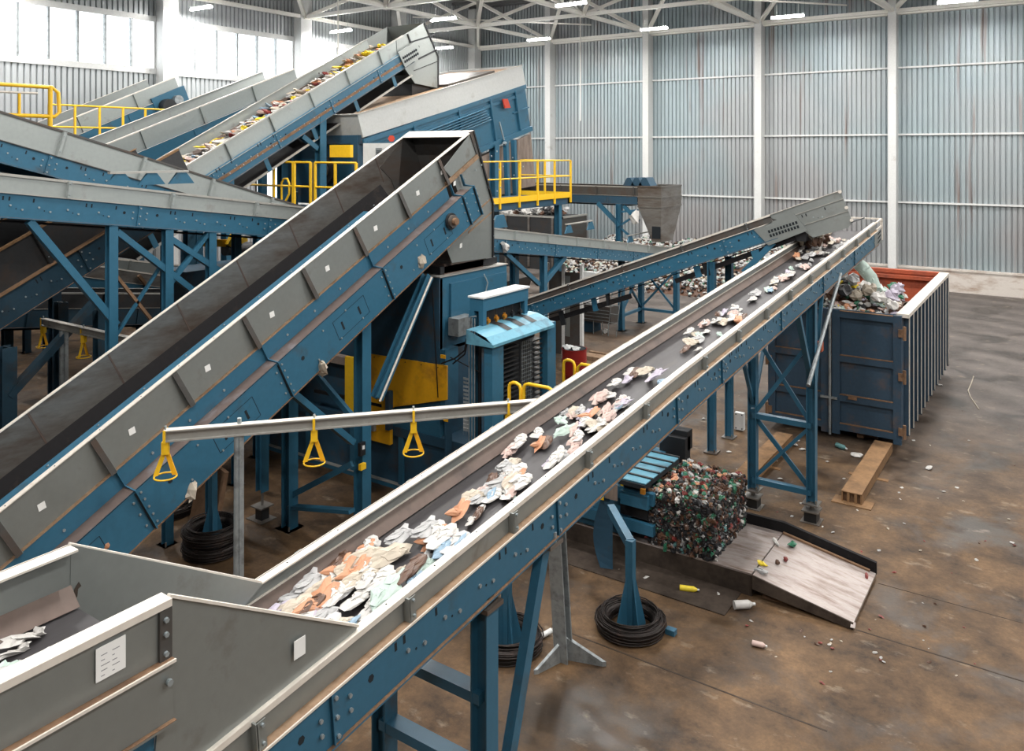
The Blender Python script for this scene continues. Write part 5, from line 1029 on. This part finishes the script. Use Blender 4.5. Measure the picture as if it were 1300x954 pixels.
# falling stream from H onto A
b = MB('w_brown')
for i in range(60): b.m(rr.choice(['w_brown','w_black','w_brown','w_cream'])).crumple((-3.75+rr.uniform(-.25,.25), 14.9+rr.uniform(-.35,.35), 3.86+rr.random()*.45), (.07,.07,.09), rr, 6)
tag(b.build('falling_waste', None, (-3.7,14.9,3.9)), 'dark clump of waste dropping from the rising conveyor onto the central belt', 'waste', kind='stuff')
# loose litter on the floor
spots = [(1008,566,.12),(1018,572,.1),(1012,560,.09),(1180,596,.13),(1088,580,.16),(990,609,.07),(1100,594,.06),(1050,587,.05),(1193,490,.1),(1215,620,.05),(1145,620,.05),(1240,712,.05),(820,735,.07),(912,755,.05),(705,800,.06),(893,533,.08),(925,575,.08),(1018,640,.05),(1198,625,.05),(955,690,.05),(1285,690,.05),(860,690,.06),(1070,540,.05),(1230,560,.04),(1160,560,.05)]
lp = None
for px, py, s in spots:
    c = pt(px, py, Z=0)
    if lp is None:
        b = MB('w_white'); b.crumple(c+V((0,0,.3)), (1.,.6,.3), rr, 9); lp = tag(b.build('litter_scrap', None, c), 'crumpled white scrap of litter lying on the stained floor', 'litter', 'white scraps on the floor'); o = lp
    else: o = lp.copy(); COL.objects.link(o); o.location = c
    o.scale = (s*.7,)*3; o.rotation_euler = (0,0,rr.uniform(0,6))
lp2 = {}
for i in range(150):
    px, py = (rr.uniform(640,1290), rr.uniform(560,860)) if i % 3 else (rr.uniform(900,1290), rr.uniform(500,700))
    if i > 110: px, py = rr.gauss(1075,60), rr.gauss(800,25)
    c = pt(px, py, Z=0)
    if -6.4 < c.x < -1.9 and 9.7 < c.y < 11.5: continue
    if c.y > 15.5 and -5.2 < c.x < -2.2: continue
    m_ = rr.choice(['w_white','w_cream','w_brown','w_red','w_grey'])
    nm = {'w_white':'white','w_cream':'tan','w_brown':'brown','w_red':'red','w_grey':'grey'}[m_]
    if m_ not in lp2:
        b = MB(m_); b.crumple(c+V((0,0,.3)), (1.,.6,.3), rr, 6); lp2[m_] = tag(b.build('litter_chip', None, c), 'tiny %s chip of litter on the concrete floor' % nm, 'litter', '%s chips of litter on the floor' % nm); o = lp2[m_]
    else: o = lp2[m_].copy(); COL.objects.link(o); o.location = c
    o.scale = (rr.uniform(.012,.035),)*3; o.rotation_euler = (0,0,rr.uniform(0,6))
def bottle(c, d, mat, label, r=.035, L=.2):
    t = thing('plastic_bottle', label, 'bottle', tuple(c)); a = math.radians(d); v = V((math.cos(a),math.sin(a),0)); c = c+V((0,0,r)); b = MB(mat); b.cyl(c, c+v*L*.7, r, 12); b.cyl(c+v*L*.7, c+v*L*.9, r, 12, r*.35); b.build('body', t); b = MB('white'); b.cyl(c+v*L*.9, c+v*L, r*.38, 10); b.build('cap', t)
bottle(pt(932,774,Z=0), 40, 'w_white', 'white plastic bottle lying on the floor below the steel ramp', .05, .26)
bottle(pt(863,750,Z=0), 20, 'w_yellow', 'squashed yellow bottle on the floor left of the ramp', .035, .24)
bottle(pt(955,820,Z=0), 10, 'w_pink', 'small pink and white bottle near the bottom of the floor', .03, .16)
bottle(pt(1062,568,Z=0), -30, 'w_teal', 'teal bottle on the floor in front of the blue container', .045, .24)
def on_ramp(px, py): 
    a = (px-650)/FPX; r = V((CS*a-SN, SN*a+CS, (192-py)/FPX)); k = -.18
    s = (.285-EYE+k*-3.2*-1*-1*0+(-.18)*(0+3.2))/(r.z-(-.18)*r.x) if False else ((.285-.18*3.2)-EYE)/(r.z+.18*r.x); return V((r.x*s, r.y*s, EYE+r.z*s))
def scrap(c, mat, s, label, nm='litter_scrap'):
    b = MB(mat); b.crumple(c+V((0,0,s[2]*.8)), s, random.Random(int(c.x*1000)), 8); tag(b.build(nm, None, c), label, 'litter')
scrap(on_ramp(967,718), 'w_yellow', (.08,.04,.025), 'yellow wrapper on the upper part of the steel ramp'); scrap(on_ramp(1006,694), 'w_green', (.09,.05,.04), 'green and white crushed bottle against the ramp side wall')
scrap(on_ramp(997,713), 'w_red', (.04,.03,.03), 'small dark red scrap on the steel ramp'); scrap(on_ramp(987,717), 'w_brown', (.025,.04,.03), 'small brown scrap on the steel ramp'); scrap(on_ramp(985,690), 'w_white', (.1,.03,.02), 'white strip at the top edge of the steel ramp')
scrap(on_ramp(967,728), 'w_grey', (.1,.04,.03), 'grey crumple at the left edge of the steel ramp'); scrap(on_ramp(1100,733), 'w_red', (.05,.02,.02), 'dark red bit at the far lower corner of the ramp')
scrap(pt(133,700,X=-7.9,), 'w_orange', (.05,.05,.05), 'orange rag ball hanging on the steep conveyor edge above the feed conveyor', 'orange_rag')
c = pt(1232,480,Z=0); b = MB('w_cream'); P = [pt(x,y,Z=.01) for x,y in ((1236,478),(1233,487),(1229,496),(1232,504),(1236,510),(1243,520))]; b.tube(P, .012, 5); tag(b.build('strap_cord', None, tuple(P[0])), 'pale cord lying curled on the open floor at the right', 'cord')
# steel floor plate in front of the baler
b = MB('grime'); b.box((-6.6,9.4,.0), (-3.35,10.0,.012)); tag(b.build('floor_plate', None, (-5,9.6,0)), 'dark rusty steel plate laid on the floor along the bale bed', 'plate')
# ------------------------------------------------------------------ light and view
w = bpy.data.worlds.new('World'); sc.world = w; w.use_nodes = True; bg = w.node_tree.nodes['Background']; bg.inputs[0].default_value = (.85,.93,1,1); bg.inputs[1].default_value = 1.
vs = sc.view_settings; vs.view_transform = 'Standard'; vs.look = 'None'; vs.gamma = 1; vs.use_curve_mapping = False; vs.exposure = EXPO
sc.cycles.max_bounces = 6; sc.cycles.diffuse_bounces = 3; sc.cycles.glossy_bounces = 3; sc.cycles.caustics_reflective = False; sc.cycles.caustics_refractive = False

for (ax, ay), (bx_, by_), w_ in (((1087,800),(1300,866),.02), ((1115,741),(1299,790),.012), ((700,795),(1060,905),.02)):
    a = pt(ax, ay, Z=0); z = pt(bx_, by_, Z=0); z.y = a.y
    g = MB('grime'); g.box((a.x,a.y-w_/2,-.01), (z.x,a.y+w_/2,.002)); g.build('trim_%d' % n_trim, kind='structure'); n_trim += 1
